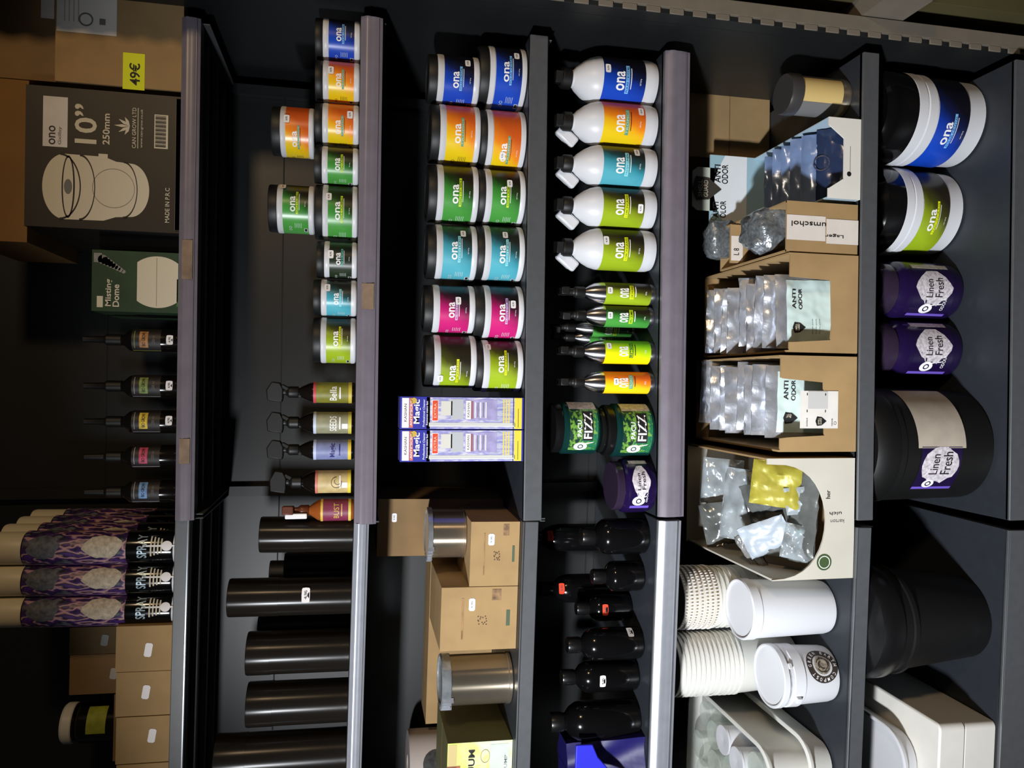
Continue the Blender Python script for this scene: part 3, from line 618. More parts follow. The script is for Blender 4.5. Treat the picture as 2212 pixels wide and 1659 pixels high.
for k in range(13): a = R(-42+84*k/12); q.append((U(608)+56*s*math.cos(a)/math.cos(0), V(331)+62*s*math.sin(a)))
for k in range(13): a = R(138+84*k/12); q.append((U(608)+56*s*math.cos(a), V(331)+62*s*math.sin(a)))
mb.poly(P, q, CREAM); mb.patch(P2, 105*s, .8*s, INKG, 1, U(608), V(329))
for k in range(8): mb.disc(P, (4+k*.9)*s, mat('mist_print', (128, 128, 120), .6, 0, 60, .3), U(588-3.5*k), V(262-6*k), 12)
mb.patch(P, 20*s, 16*s, mat('mist_print', (128, 128, 120)), 1, U(560), V(210))
mb.text('Misting', P, 58*s, 15*s, CREAM, U(634), V(233)); mb.text('Dome', P, 48*s, 13*s, CREAM, U(640), V(247)); mb.patch(P, 24*s, 12*s, CREAM, 1, U(654), V(215)); mb.patch(P, 60*s, 3*s, mat('leaf_line', (70, 110, 60)), 1, U(630), V(372)); mb.build('printed_front', t)
# small dropper bottles on the top shelf
BC = [(736, (170, 120, 70), 'brown-orange', (130, 140, 60)), (835, (120, 140, 70), 'olive-green', (150, 150, 150)), (911, (214, 186, 60), 'yellow', (150, 150, 150)), (986, (190, 70, 100), 'crimson', (170, 160, 170)), (1061, (110, 150, 200), 'light blue', (150, 150, 160))]
for i, (yc, c, cn, c2) in enumerate(BC):
    X, Y, z, r, h = fit(1, 1, yc-25, yc+25, 262, .02)
    t = root('dark_bottle', 'small dark bottle with %s label on the top shelf' % cn, 'bottle', 1, X, Y, z, face(X, Y, .1), 'small dark bottles on the top shelf')
    mb = MB(); mb.lathe([(r*.9, 0), (r, .004), (r, h*.8), (r*.9, h*.9), (r*.5, h*1.0), (r*.4, h*1.06)], mat('dark_glass', (16, 13, 11), .14), 32); mb.build('body', t)
    mb = MB(); mb.lathe([(r*.45, h*1.04), (r*.48, h*1.05), (r*.48, h*1.3), (r*.3, h*1.36), (r*.26, h*1.7), (0, h*1.72)], BLACKM, 24); mb.build('cap', t)
    mb = MB(); P = cyl(r+.0005, 0, h*.5); P2 = cyl(r+.001, 0, h*.5)
    mb.patch(P, r*2.4, h*.50, mat('bottle_label_dark', (38, 34, 34), .5), 16, 0, h*.08)
    mb.patch(P2, r*1.5, h*.15, mat('tone_%d' % i, c, .5, 0, 90, .4), 8, 0, h*.12); mb.patch(P2, r*1.6, h*.012, mat('tone2_%d' % i, c2, .5), 8, 0, h*.28); mb.patch(P2, r*.07, h*.48, mat('tone2_%d' % i, c2, .5), 1, -r*1.12, h*.08)
    mb.text('BIO GROW', cyl(r+.0014, 0, h*.5), r*1.2, h*.06, INKB, 0, h*.12); mb.text('250 ml', P2, r*.7, h*.05, INKG, 0, -h*.05); mb.build('label', t)
    if i < 3: sticker(t, r, R(0), h*.17, .020, .013)
# aerosol cans, left bay top shelf
IR = grad('iridescent_print', [(.40, (22, 18, 30)), (.52, (84, 46, 130)), (.60, (36, 24, 60)), (.68, (200, 158, 160)), (.74, (70, 40, 110)), (.84, (30, 26, 44)), (.95, (110, 112, 124))], .35, (.05, 0, .15), .6, 3, (1, 1, 2.2))
for row in range(4):
    for col, (a, b) in enumerate(((1146, 1218), (1216, 1284), (1282, 1350))):
        if row and col == 2: continue
        if row == 0: X, Y, z, r, h = fit(2, 1, a, b, 42, .016); C0 = C0+[(X, Y, z, r, h)] if col else [(X, Y, z, r, h)]
        else:
            X0, Y0, z, r, h = C0[col]; X, Y = X0+.002*row, Y0+row*(2*r+.003)
        pos = ['front', 'second', 'third', 'rearmost'][row]
        side_ = ['right', 'middle', 'left'][col]
        t = root('aerosol_can', 'purple-black aerosol with cream cap, %s row, %s column of the top shelf cans' % (pos, side_), 'aerosol can', 2, X, Y, z, face(X, Y, .05), 'purple-black aerosol cans on the top shelf')
        mb = MB(); mb.lathe([(r*.9, 0), (r*.97, .002), (r*.97, .006), (r*.95, .008)], WHITE, 36); mb.lathe([(r*.97, .006), (r, .010), (r, h*.97), (r*.9, h)], BLACKG, 36); mb.build('can_body', t)
        mb = MB(); mb.lathe([(r*.93, h), (r*.95, h+.002), (r*.95, h+.06), (r*.9, h+.066), (0, h+.066)], mat('cream_cap', (214, 204, 176), .45), 36); mb.build('cap', t)
        mb = MB(); P = cyl(r+.0004, 0, 0); P2 = cyl(r+.0009, 0, 0); P3 = cyl(r+.0013, 0, 0)
        mb.patch(P, r*3.4, h*.66, IR, 24, 0, h*.66)
        mb.blob(P2, [(r*.72*math.cos(k*math.pi/9)*(1+.08*math.sin(k*4)), h*(.48+.125*math.sin(k*math.pi/9)*(1+.1*math.cos(k*5)))) for k in range(18)], mat('cream_patch', (186, 176, 156), .6, 0, 140, .3))
        mb.blob(P2, [(r*.74*math.cos(k*math.pi/9), h*(.86+.10*math.sin(k*math.pi/9)*(1+.15*math.cos(k*4)))) for k in range(18)], mat('slate_patch', (84, 88, 96), .6, 0, 120, .5))
        mb.text('SPRAY', P2, r*1.5, h*.065, mat('silver_ink', (170, 190, 200), .35, .4), 0, h*.225)
        for k in range(4): mb.patch(P2, r*(1.25-.12*k), h*.010, CREAM, 6, 0, h*(.165-.023*k))
        mb.patch(P2, r*.10, h*.22, INKW, 1, -r*.0, h*.11)
        if row == 0: mb.disc(P3, r*.3, STICK, 0, h*.06, 16, 1.0, 1.0)
        mb.build('label', t)
# small cardboard boxes, left bay top shelf
NM = ['beside the aerosol cans', 'second from the aerosol cans', 'third from the aerosol cans', 'cut off by the photo edge']
TG = [(1404, 320), (1495, 316), (1590, 331), (1690, 320)]
zt1 = None
for i, (a, b) in enumerate(((1352, 1450), (1451, 1546), (1548, 1648), (1650, 1750))):
    t, w, h, d = carton('small_box', 'small cardboard box on the top shelf front row, %s' % NM[i], 'box', 2, 1, a, b, 250, .012, .105, CARD, group='small cardboard boxes on the top shelf')
    s = 2*w/(b-a); whitetag(t, w-(TG[i][0]-a)*s, h*(372-TG[i][1])/122., -d/2-.001, .028, .014, rot=R(-8), pr=False)
    zt1 = ZT[1]+h
for i, (a, b, lb) in enumerate(((1352, 1410, 'rear row near the aerosol cans'), (1411, 1496, 'rear row next to the glass jar'), (1497, 1640, 'rear row carrying the glass jar'))):
    top = 150 if i < 2 else 245
    t, w, h, d = carton('small_box', 'dim cardboard box on the top shelf, %s' % lb, 'box', 2, 1, a, b, top, .13, .11, CARDD, group='small cardboard boxes on the top shelf')
    if i < 2: whitetag(t, 0, h*.7 if i == 0 else h*.62, -d/2-.001, .024, .014, mat('shaded_sticker', (170, 168, 160), .7), rot=R(-8), pr=False)  # rear-row tag paper darkened, its shade put into the colour
X, Y, z, r, h = fit(2, 1, 1516, 1600, 150, .15, z0=ZT[1]+h+.001)
t = root('glass_jar', 'glass jar with white lid and yellow-green label standing behind the small boxes', 'jar', 2, X, Y, z, face(X, Y, .1))
mb = MB(); mb.lathe([(r*.9, 0), (r, .005), (r, h*.85), (r*.85, h*.96), (r*.85, h)], mat('dark_glass', (16, 13, 11), .14), 36); mb.build('body', t)
mb = MB(); mb.lathe([(r*.95, h), (r*.99, h+.002), (r*.99, h+.018), (r*.9, h+.023), (0, h+.023)], MILK, 36); mb.build('lid', t)
mb = MB(); mb.patch(cyl(r+.0006, 0, h*.45), r*1.4, h*.42, mat('yellow_green_label', (150, 160, 50), .6, 0, 60, .2), 12); mb.build('label', t)
# ------------------------------------------------------------------ second shelf: trigger bottles and tubes
def trig(label, y0, y1, cols, text, xt=668, amber=False, ink=INKW):
    X, Y, z, r, h = fit(1, 2, y0, y1, xt, .012)
    t = root('trigger_bottle', label, 'spray bottle', 1, X, Y, z, face(X, Y, -.05), 'trigger bottles on the second shelf')
    B = mat('amber_glass', (140, 74, 30), .2) if amber else mat('dark_glass', (16, 13, 11), .14)
    k = 1.0
    mb = MB(); mb.lathe([(r*.9, 0), (r, .004), (r, h*.98), (r*.93, h*1.08), (r*.6, h*1.25), (r*.42, h*1.32), (r*.40, h*1.36)], B, 36); mb.build('body', t)
    mb = MB(); P = cyl(r+.0005, 0, 0); P2 = cyl(r+.001, 0, 0); P3 = cyl(r+.0014, 0, 0)
    mb.patch(P, r*2.9, h*.90, mat('lb_'+text, cols[0], .5, 0, 50, .2), 20, 0, h*.54)
    mb.patch(P2, r*2.9, h*.07, mat('lt_'+text, cols[1], .5), 20, 0, h*.96)
    mb.patch(P2, r*2.9, h*.08, mat('lu_'+text, cols[2], .5), 20, 0, h*.12)
    if text != 'X': mb.text(text, P2, r*1.5, h*.16, ink, -r*.05, h*.52)
    else: mb.ring(P2, r*.5, r*.05, INKB, -r*.05, h*.45, 20, 1, .9, 0, 5); mb.ring(P2, r*.28, r*.04, INKB, r*.05, h*.42, 14, 1, 1, 1, 4)
    mb.patch(P2, r*1.2, h*.03, ink, 6, 0, h*.36); mb.patch(P2, r*.5, h*.14, STICK, 3, -r*.3, h*.24) if text == 'SEEDS' or text == 'X' else None
    mb.build('label', t)
    H = h*1.34
    if amber:
        mb = MB(); mb.lathe([(r*.46, H), (r*.5, H+.002), (r*.5, H+.018), (r*.3, H+.022), (r*.28, H+.045)], mat('amber_cap', (90, 44, 26), .4), 24)
        mb.box(-.008, .009, -r*.8, r*.6, H+.03, H+.052, mat('amber_cap', (90, 44, 26), .4)); mb.build('trigger_head', t, bevel=.003)
        mb = MB(); mb.box(-r*.75, -r*.25, -r*.7, -r*.3, H+.004, H+.046, STICK); mb.build('white_lever', t, bevel=.002)
    else:
        mb = MB(); mb.lathe([(r*.5, H), (r*.56, H+.002), (r*.56, H+.02), (r*.3, H+.024), (r*.28, H+.04)], BLACKM, 24)
        mb.prism([(-r*1.0, H+.032), (-r*.6, H+.03), (r*.3, H+.03), (r*.9, H+.036), (r*1.0, H+.052), (r*.2, H+.062), (-r*.8, H+.06)], -.009, .009, BLACKM)
        mb.X = Matrix.Translation((r*.62, 0, H+.034)) @ Matrix.Rotation(R(28), 4, 'Y'); mb.box(-.004, .004, -.007, .007, -.045, 0, BLACKM)
        mb.build('trigger_head', t, bevel=.002)
trig('dark trigger bottle with yellow-green label beside the olive jar', 826, 870, ((120, 118, 40), (190, 70, 80), (190, 170, 60)), 'Bella', 676)
trig('dark trigger bottle with grey-gold label, second shelf', 890, 936, ((140, 138, 110), (190, 200, 220), (196, 184, 70)), 'SEEDS', 676)
trig('dark trigger bottle with blue and white label, second shelf', 950, 992, ((120, 128, 170), (180, 190, 225), (220, 190, 60)), 'Magic', 676, ink=mat('navy_ink', (30, 26, 110)))
trig('dark trigger bottle with cream label and round drawing, second shelf', 1016, 1064, ((190, 168, 116), (200, 120, 100), (220, 200, 60)), 'X', 680)
trig('amber trigger bottle with crimson and gold label beside the black tubes', 1078, 1124, ((120, 40, 70), (206, 176, 70), (206, 190, 80)), 'BUST', 692, True, mat('gold_print', (196, 168, 80), .4))
TUBEM = brushed(mat('black_tube_plastic', (26, 23, 20), .30), .8, .25)
def tube(label, bay, sh, y0, y1, xt, back, capx=None, st=None, grp='black tubes on the second shelf', mt=None):
    X, Y, z, r, h = fit(bay, sh, y0, y1, xt, back)
    t = root('black_tube', label, 'tube', bay, X, Y, z, face(X, Y, 0), grp)
    hc = h*.62 if capx is None else solve(bay, (X, Y-r, 0), 2, capx, 'x')-z
    mm = mt or TUBEM
    mb = MB(); mb.lathe([(r*.97, 0), (r*.985, .002), (r*.985, hc)], mm, 48); mb.build('tube_body', t)
    mb = MB(); mb.lathe([(r, hc-.001), (r, h-.003), (r*.97, h), (r*.9, h), (r*.88, h-.003), (0, h-.003)], mm, 48); mb.build('cap', t)
    if st: sticker(t, r, R(st[0]), solve(bay, (X, Y-r, 0), 2, st[1], 'x')-z, .030, .016)
tube('short black tube beside the amber trigger bottle', 2, 2, 1116, 1192, 558, .02, 655)
tube('tall black tube with a white price sticker', 2, 2, 1248, 1328, 488, .02, 598, (3, 660))
tube('black tube standing third from the right in the front row', 2, 2, 1362, 1452, 528, .02, 580)
tube('black tube standing fourth from the right in the front row', 2, 2, 1470, 1562, 528, .02, 585)
tube('tallest black tube at the left edge of the second shelf', 2, 2, 1580, 1682, 457, .02, 525)
for i, (a, b, xt, bk, lb) in enumerate(((1194, 1250, 612, .13, 'black tube behind, between the short and the sticker tube'), (1326, 1372, 555, .13, 'black tube behind, left of the sticker tube'),
        (1210, 1262, 580, .24, 'rearmost black tube in the gap right of the sticker tube'))):
    tube(lb, 2, 2, a, b, xt, bk, None, None, 'black tubes on the second shelf', BLACKM)
# ------------------------------------------------------------------ fourth shelf: black bottles
RED = mat('orange_red_sticker', (240, 70, 40), .6)
def blackbottle(label, y0, y1, xt, back, st=None, sm=RED, neck=True):
    X, Y, z, r, h = fit(2, 4, y0, y1, xt, back)
    t = root('black_bottle', label, 'bottle', 2, X, Y, z, face(X, Y, 0), 'black bottles on the fourth shelf')
    mb = MB(); mb.lathe([(r*.85, 0), (r*.96, .004), (r, .012), (r, h*.72), (r*.95, h*.80), (r*.75, h*.88), (r*.45, h*.94), (r*.42, h)], BLACKG, 40); mb.build('body', t)
    mb = MB(); mb.lathe([(r*.48, h-.004), (r*.5, h), (r*.5, h+.022), (r*.46, h+.025), (0, h+.025)], BLACK, 28)
    mb.build('cap', t)
    if st:
        for q in st:
            zz = solve(2, (X, Y-r*.6, 0), 2, q[1], 'x')-z
            rr = r if zz < h*.75 else r*.9
            sticker(t, rr, R(q[0]), zz, .026, .014, sm)
blackbottle('black bottle nearest the bay joint, behind the red-tagged bottle', 1120, 1196, 1290, .03)
blackbottle('black bottle second from the bay joint on the fourth shelf', 1212, 1276, 1312, .05)
blackbottle('taller black bottle at the back with red tag near the bay joint', 1132, 1190, 1165, .2, [(10, 1187)])
blackbottle('taller black bottle at the back with red tag, left of the first', 1240, 1300, 1195, .2, [(0, 1211)])
blackbottle('black bottle with a red tag at its shoulder between the two pairs', 1284, 1340, 1275, .12, [(-10, 1304)])
blackbottle('black bottle with a white tag low on its side', 1356, 1424, 1258, .04, [(40, 1361)], STICK)
blackbottle('black bottle with a white tag near its shoulder', 1426, 1492, 1245, .06, [(-20, 1298)], STICK)
blackbottle('big black bottle next to the blue crate on the fourth shelf', 1514, 1594, 1222, .04)
X, Y, z, w, h = fit(2, 4, 1598, 1760, 1240, .02, dep=.2)
t = root('blue_bag', 'bright blue folded bag cut off at the left edge of the fourth shelf', 'bag', 2, X, Y, z, 0)
BL = mat('blue_fabric_shaded', (22, 18, 84), .5, 0, 12, .1, .1)  # blue cloth darkened to navy, the body's shade put into its colour
mb = MB(); n = 10
def bagf(a, b):
    wv = w*(1-.45*b**1.5*(1 if a > .5 else .3)); return (-w+2*a*w*(1-.0)*1.0 if a < .01 else (-w+(w+wv)*a), -.1+.06*b+.008*math.sin(a*9+b*5), h*b)
mb.grid(bagf, 14, 12, BL); mb.grid(lambda a, b: (lambda p: (p[0], -p[1]*.8, p[2]))(bagf(1-a, b)), 14, 12, BL)
mb.grid(lambda a, b: ((lambda p: (p[0], p[1]*(1-2*a*.9), p[2]))(bagf(1, b))), 4, 12, BL); mb.grid(lambda a, b: ((lambda p: (p[0], p[1]*(1-2*a*.9), p[2]))(bagf(b, 1))), 4, 12, BL)
mb.build('bag_body', t)
mb = MB(); mb.prism([(w-.002, h*1.01), (w*.0, h*1.01), (w*.0, h*.30), (w-.062, h*.52), (w-.03, h*.70), (w-.002, h*.78)], -.112, -.106, mat('blue_fabric_lit', (40, 42, 200), .5)); mb.build('flap', t, bevel=.002)  # flap in brighter blue, light painted into the same cloth
# ------------------------------------------------------------------ fifth shelf
def openbox(t, w, d, h, mt, cut=None, th=.004, hs=None):
    """w half-width; cut = list of (x,z) describing the notch of the front wall from left to right"""
    hs = hs or h
    mb = MB(); mb.box(-w, w, -d/2, d/2, 0, th, mt); mb.box(-w, w, d/2-th, d/2, th, hs, mt)
    mb.box(-w, -w+th, -d/2, d/2-th, th, hs, mt); mb.box(w-th, w, -d/2, d/2-th, th, hs, mt); mb.build('box_body', t)
    mb = MB(); pts = [(-w, 0), (w, 0), (w, h)]+(list(reversed(cut)) if cut else [])+[(-w, h)]
    mb.prism(pts, -d/2-.0002, -d/2+th, mt); mb.build('front_wall', t)
def pouch(par_m, bay, name, label, cat, w, h, th, x, y, z, rx=0, ry=0, rz=0, mt=None, seed=0, printed=None, group=None, amp=.004):
    e = Matrix.Translation((x, y, z)) @ Matrix.Rotation(rz, 4, 'Z') @ Matrix.Rotation(ry, 4, 'Y') @ Matrix.Rotation(rx, 4, 'X')
    t = root(name, label, cat, bay, 0, 0, 0, 0, group, par_m @ e)
    mb = MB(); mt = mt or FOIL; s = [1]
    def f(sg):
        def g(a, b):
            u, v = a-.5, b; ed = min(a, 1-a, b, 1-b)*6; ed = min(1, ed); n = noise.noise(Vector((a*4+seed*3.7, b*4+seed, sg*2)))
            n2 = noise.noise(Vector((a*11+seed*1.7, b*11, seed)))
            return (u*w+.4*amp*n*ed, sg*(th/2*ed**.6+.0004)+amp*n*.9+amp*.5*n2, v*h)
        return g
    mb.grid(f(-1), 16, 16, mt); mb.grid(lambda a, b: f(1)(1-a, b), 16, 16, mt)
    mb.build('pouch_body', t, sm=60)
    if printed:
        mb = MB(); fn = f(-1)
        def P(u, v, o=.0012):
            q = fn(min(1, max(0, u/w+.5)), min(1, max(0, v/h))); return (u, q[1]-o, v)
        mb.grid(lambda a, b: P((-.42+.84*a)*w, (.06+.80*b)*h), 26, 26, mat('pale_mint_print', (188, 206, 202), .45, 0, 30, .05))
        Q = lambda u, v: P(u, v, .0024)
        mb.text('ANTI', Q, w*.26, h*.055, INKB, w*.16, h*.76); mb.text('ODOR', Q, w*.28, h*.055, INKB, w*.16, h*.67)
        shield(mb, Q, -w*.22, h*.70, h*.09, INKB)
        for k in range(3): mb.text('fresh pack', Q, w*.2, h*.016, INKG, -w*.2, h*(.5-.05*k))
        mb.build('printed_label', t)
    return t
def shield(mb, P, u, v, q, ink=INKB, dark=True):
    pts = [(u-q*.8, v+q*.7), (u, v+q), (u+q*.8, v+q*.7), (u+q*.7, v-q*.2), (u, v-q*1.1), (u-q*.7, v-q*.2)]
    mb.poly(P, pts, ink)
    P4 = lambda a, b: (lambda r_: (r_[0], r_[1]-.0008, r_[2]))(P(a, b))
    mb.text('SMELL', P4, q*1.1, q*.3, CREAM, u, v+q*.42); mb.text('GUARD', P4, q*1.1, q*.3, CREAM, u, v+q*.02)
# tall cardboard box at back right
X, Y, z, w, h = fit(1, 5, 189, 345, 1500, .36, dep=.06)
xr = solve(1, (0, 1.84, z+.1), 0, 200, 'y'); xl = solve(1, (0, 1.84, z+.1), 0, 345, 'y'); hz = solve(1, (xr-.05, 1.84, 0), 2, 1488, 'x')-z
t = root('tall_cardboard_box', 'tall plain cardboard box at the back of the fifth shelf, right end', 'box', 1, (xr+xl)/2, 1.90, z, 0)
w = (xr-xl)/2
mb = MB(); mb.box(-w, w, -.06, .06, 0, hz, CARD); mb.build('box_body', t, bevel=.002)
mb = MB(); mb.box(-w*.98, w*.995, -.0610, -.0602, hz*.50, hz*.508, CARDE); mb.box(-w, w, -.0612, -.0602, hz*.985, hz*.995, CARDE); mb.build('flap_seam', t)
# rolled can
X, Y, z, r, h = fit(1, 5, 165, 252, 1738, .03, 1846)
t = root('labelled_canister', 'dark canister with plain tan label at the right end of the fifth shelf', 'canister', 1, X, Y+.005, z, face(X, Y, 0))
mb = MB(); mb.lathe([(r*.92, 0), (r*.95, .003), (r*.95, h*.12), (r*.93, h*.14), (r*.93, h*.95), (r*.9, h*.96)], CHROME, 44); mb.build('can_body', t)
mb = MB(); P = cyl(r*.94, 0, 0)
mb.patch(P, r*1.25, h*.80, mat('plain_tan_label', (206, 180, 116), .55), 18, r*.42, h*.57); mb.patch(P, r*1.2, h*.78, mat('grey_label', (112, 112, 112), .5), 18, -r*.82, h*.58); mb.build('label', t)
mb = MB(); mb.lathe([(r*.97, h*.95), (r, h*.96), (r, h*1.13), (r*.94, h*1.18), (0, h*1.18)], mat('grey_cap', (58, 56, 56), .35), 44); mb.build('cap', t)
# display box with blue bags
X, Y, z, w, h = fit(1, 5, 256, 430, 1788, .008, dep=.31)
t = root('display_box', 'white display box with tall pale blue header reading ANTI ODOR', 'display box', 1, X, Y, z, 0)
d = .31; LB = grad('header_blue_print', [(.1, (150, 184, 200)), (.35, (196, 216, 226)), (.6, (140, 172, 190)), (.9, (96, 122, 146))], .5, (.1, 0, -.9), .12, 3)
LB2 = mat('pale_blue_card', (168, 190, 204), .5, 0, 12, .08)
cut = [(-w*.76, h), (-w*.76, h*.98), (-w*.50, h*.52), (w*.50, h*.52), (w*.80, h*.98), (w*.80, h)]
h2 = h*1.05
mb = MB(); mb.box(-w, w, -d/2, d/2, 0, .003, WHITE2); mb.box(-w, -w+.003, -d/2, d/2, .003, h, LB2); mb.box(w-.003, w, -d/2, d/2, .003, h, LB2); mb.build('tray', t)
mb = MB(); mb.prism([(-w, 0), (w, 0), (w, h)]+list(reversed(cut))+[(-w, h)], -d/2-.003, -d/2, WHITE2)
P = front(-d/2-.0036); mb.patch(P, w*.62, h*.016, INKG, 1, w*.0, h*.33); mb.disc(P, h*.07, INKB, -w*.38, h*.36, 10); mb.build('front_wall', t)
hz = solve(1, (X, Y+d/2, 0), 2, 1532, 'x')-z
mb = MB(); mb.box(-w, w, d/2-.004, d/2, .003, hz, LB); P = front(d/2-.0048); P2 = front(d/2-.0056)
mb.grid(lambda a, b: (-w+2*w*a, d/2-.0048, hz*(.50+.30*b) + (.03*math.sin(math.pi*a) if b > .5 else 0)), 12, 4, mat('header_white', (214, 222, 228), .5, 0, 8, .06))
mb.text('ANTI', P, w*.52, hz*.085, INKB, w*.46, hz*.90); mb.text('ODOR', P, w*.56, hz*.085, INKB, w*.46, hz*.80)
mb.text('ANTI', P, w*.45, hz*.08, INKB, -w*.58, hz*.92); mb.text('OLOR', P, w*.5, hz*.08, INKB, -w*.56, hz*.82); mb.ring(P, w*.09, w*.02, INKG, -w*.8, hz*.95, 14)
mb.build('header_card', t)
mb = MB(); zt = hz; ht = solve(1, (X, Y+d/2, 0), 2, 1494, 'x')-z-hz; tw = w*.62
mb.prism([(-tw, zt-.02), (tw, zt-.02), (tw, zt+ht*.7), (tw*.8, zt+ht), (-tw*.8, zt+ht), (-tw, zt+ht*.7)], d/2-.004, d/2-.0002, mat('tab_card', (190, 198, 186), .6))
q = hz*.20; shield(mb, front(d/2-.007), 0, hz*1.0+ht*.25, q*.95, mat('shield_dark', (58, 54, 48), .5)); mb.build('header_tab', t)
DB = Matrix.Translation((X, Y, z))
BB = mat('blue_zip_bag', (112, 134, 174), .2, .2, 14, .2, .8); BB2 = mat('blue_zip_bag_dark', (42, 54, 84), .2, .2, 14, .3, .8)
for k in range(6):
    lean = [-44, -40, -34, -26, -18, -10][k]; y0 = [-.142, -.128, -.085, -.04, .01, .06][k]; hb_ = [1.0, 1.30, 1.30, 1.25, 1.2, 1.15][k]
    tt = pouch(DB, 1, 'zip_bag', 'glossy blue zip bag leaning in the white display box, %s' % ['frontmost', 'second from the front', 'third from the front', 'fourth from the front', 'fifth from the front', 'rearmost'][k], 'bag',
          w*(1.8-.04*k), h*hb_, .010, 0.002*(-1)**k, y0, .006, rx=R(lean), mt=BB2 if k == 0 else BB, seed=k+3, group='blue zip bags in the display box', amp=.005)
    if k == 1:
        mb = MB(); mb.ring(lambda u, v: (u, -.014, v), .016, .003, BB2, .006, h*.72, 20); mb.build('ring_print', tt)
# taped box with bubble wrap
X, Y, z, w, h = fit(1, 5, 438, 547, 1699, .012, dep=.30)
t = root('taped_box', 'cardboard box closed with lettered tape strips under bubble-wrapped bags', 'box', 1, X, Y, z, 0)
openbox(t, w, .30, h, CARD, None, hs=h*1.0)
mb = MB(); P = front(-.151); P2 = front(-.1515); TP = mat('white_tape', (214, 206, 198), .5, 0, 20, .06)
mb.patch(P, w*.98, h*.54, TP, 1, -w*.0-.002, h*.73); mb.patch(P2, w*.98, h*.46, TP, 1, -w*.12, h*.22); mb.text('umschol', front(-.1522), h*.0+w*.13, h*.0+h*.46, INKB, w*.12, h*.70) if False else None
def vert(u, v): return P3(-v, u)
P3 = front(-.1524)
mb.text('umschol', lambda a, b: P3(w*.10-b, h*.70+a), h*.48, w*.20, INKB); mb.text('Lager', lambda a, b: P3(-w*.30-b, h*.34+a), h*.26, w*.16, INKB)
mb.build('tape_strips', t)
BBX = Matrix.Translation((X, Y, z))
BW = mat('bubble_wrap', (128, 134, 138), .18, .5, 130, .35, 1.0)
def bubble(label, x, y, zz, wx, wy, wz, seed):
    t = root('bubble_wrap_bundle', label, 'bubble wrap', 1, 0, 0, 0, 0, 'bubble-wrapped bundles', BBX @ Matrix.Translation((x, y, zz)))
    mb = MB(); nu, nv = 44, 26
    def f(a, b):
        th = 2*math.pi*a; ph = math.pi*(b-.5); c = math.cos(ph); sq = lambda q: math.copysign(abs(q)**.55, q)
        p = Vector((wx*sq(math.cos(th))*c**.6, wy*sq(math.sin(th))*c**.6, wz*(sq(math.sin(ph))+1)))
        n = noise.noise(p*38+Vector((seed, 0, 0))); n2 = max(0, math.sin(p.x*420)*math.sin(p.z*420+p.y*420))
        k = 1+.22*n; return (p.x*k, p.y*k+.0, p.z*(1+.07*n)+.002*n2)
    mb.grid(f, nu, nv, BW); mb.build('wrapped_bag', t, sm=25)
qx, qz = at(1, 1650, 500, 1.585); bubble('crumpled bubble wrap bundle sticking out of the taped box', qx-X, 1.585-Y, qz-.062-z, w*.90, .050, .052, 1)
qx, qz = at(1, 1556, 518, 1.77); bubble('smaller bubble wrap bundle at the back of the taped box', qx-X, 1.77-Y, qz-.04-z, w*.85, .03, .04, 5)
t = root('handwritten_card', 'upright brown card with black handwriting behind the bubble wrap', 'card', 1, 0, 0, 0, 0, None, BBX @ Matrix.Translation((0, 1.69-Y, .006)))
qh = at(1, 1578, 500, 1.69)[1]-z-.006
mb = MB(); mb.box(-w*.85, w*.85, 0, .004, 0, qh, CARD); mb.patch(front(-.001), w*1.1, .03, mat('white_tape', (214, 206, 198), .5), 1, -w*.2, qh-.017); mb.text('L 8', front(-.0016), w*.3, .014, INKB, -w*.35, qh-.015); mb.build('card_sheet', t)
# two boxes of silver pouches
def pouchbox(y0, y1, xt, lab, cutl, n, seed, wf, names, card):
    X, Y, z, w, h = fit(1, 5, y0, y1, xt, .008, dep=.40)
    t = root('pouch_box', lab, 'box', 1, X, Y, z, 0, 'open cardboard boxes of silver pouches')
    openbox(t, w, .40, h, CARD, [(w*a, h*b) for a, b in cutl], hs=h*1.02)
    M = Matrix.Translation((X, Y, z)); zs = random.Random(seed)
    for k in range(n):
        y = -.165+.32*k/(n-1)
        pouch(M, 1, 'silver_pouch', names % (['frontmost', 'second', 'third', 'fourth', 'fifth', 'sixth', 'seventh', 'eighth', 'rearmost'][k] if k < n-1 else 'rearmost'), 'pouch', w*1.55, h*(1.0+.05*zs.random()) if k else h*.98, .013, w*.10*zs.uniform(-1, 1)+wf*w, y, .006, rx=R(zs.uniform(-9, -4)), rz=R(zs.uniform(-4, 4)), seed=seed+k, printed=(k == 0), group='silver pouches in the two cardboard boxes', amp=.009 if k else .004)
    return t, w, h
pouchbox(549, 762, 1706, 'open cardboard box with silver pouches and notched front, fifth shelf right', [(-.80, 1), (-.80, .96), (-.74, .40), (-.44, .38), (.48, .40), (.52, 1)], 9, 11, -.12, 'silver pouch in the right-hand pouch box, %s from the front', False)
t, w, h = pouchbox(769, 976, 1686, 'open cardboard box with silver pouches and a white sheet taped in front, fifth shelf', [(-.72, 1), (-.70, .90), (-.66, .42), (.45, .44), (.52, .96), (.54, 1)], 9, 31, .12, 'silver pouch in the left-hand pouch box, %s from the front', True)
mb = MB(); yy = -.2016; P = front(yy); P2 = front(yy-.0006); sh = STICK
mb.patch(P, w*.78*1.0, h*.50, PAPER, 1, -w*.12, h*.50) ; mb.patch(P2, w*.36, h*.26, mat('pale_grey_square', (188, 188, 186), .6), 1, w*.08, h*.52)
for a, b in ((.2, .66), (-.15, .66), (.2, .42), (-.15, .42)): mb.patch(P2, w*.05, h*.012, INKB, 1, w*a, h*b)
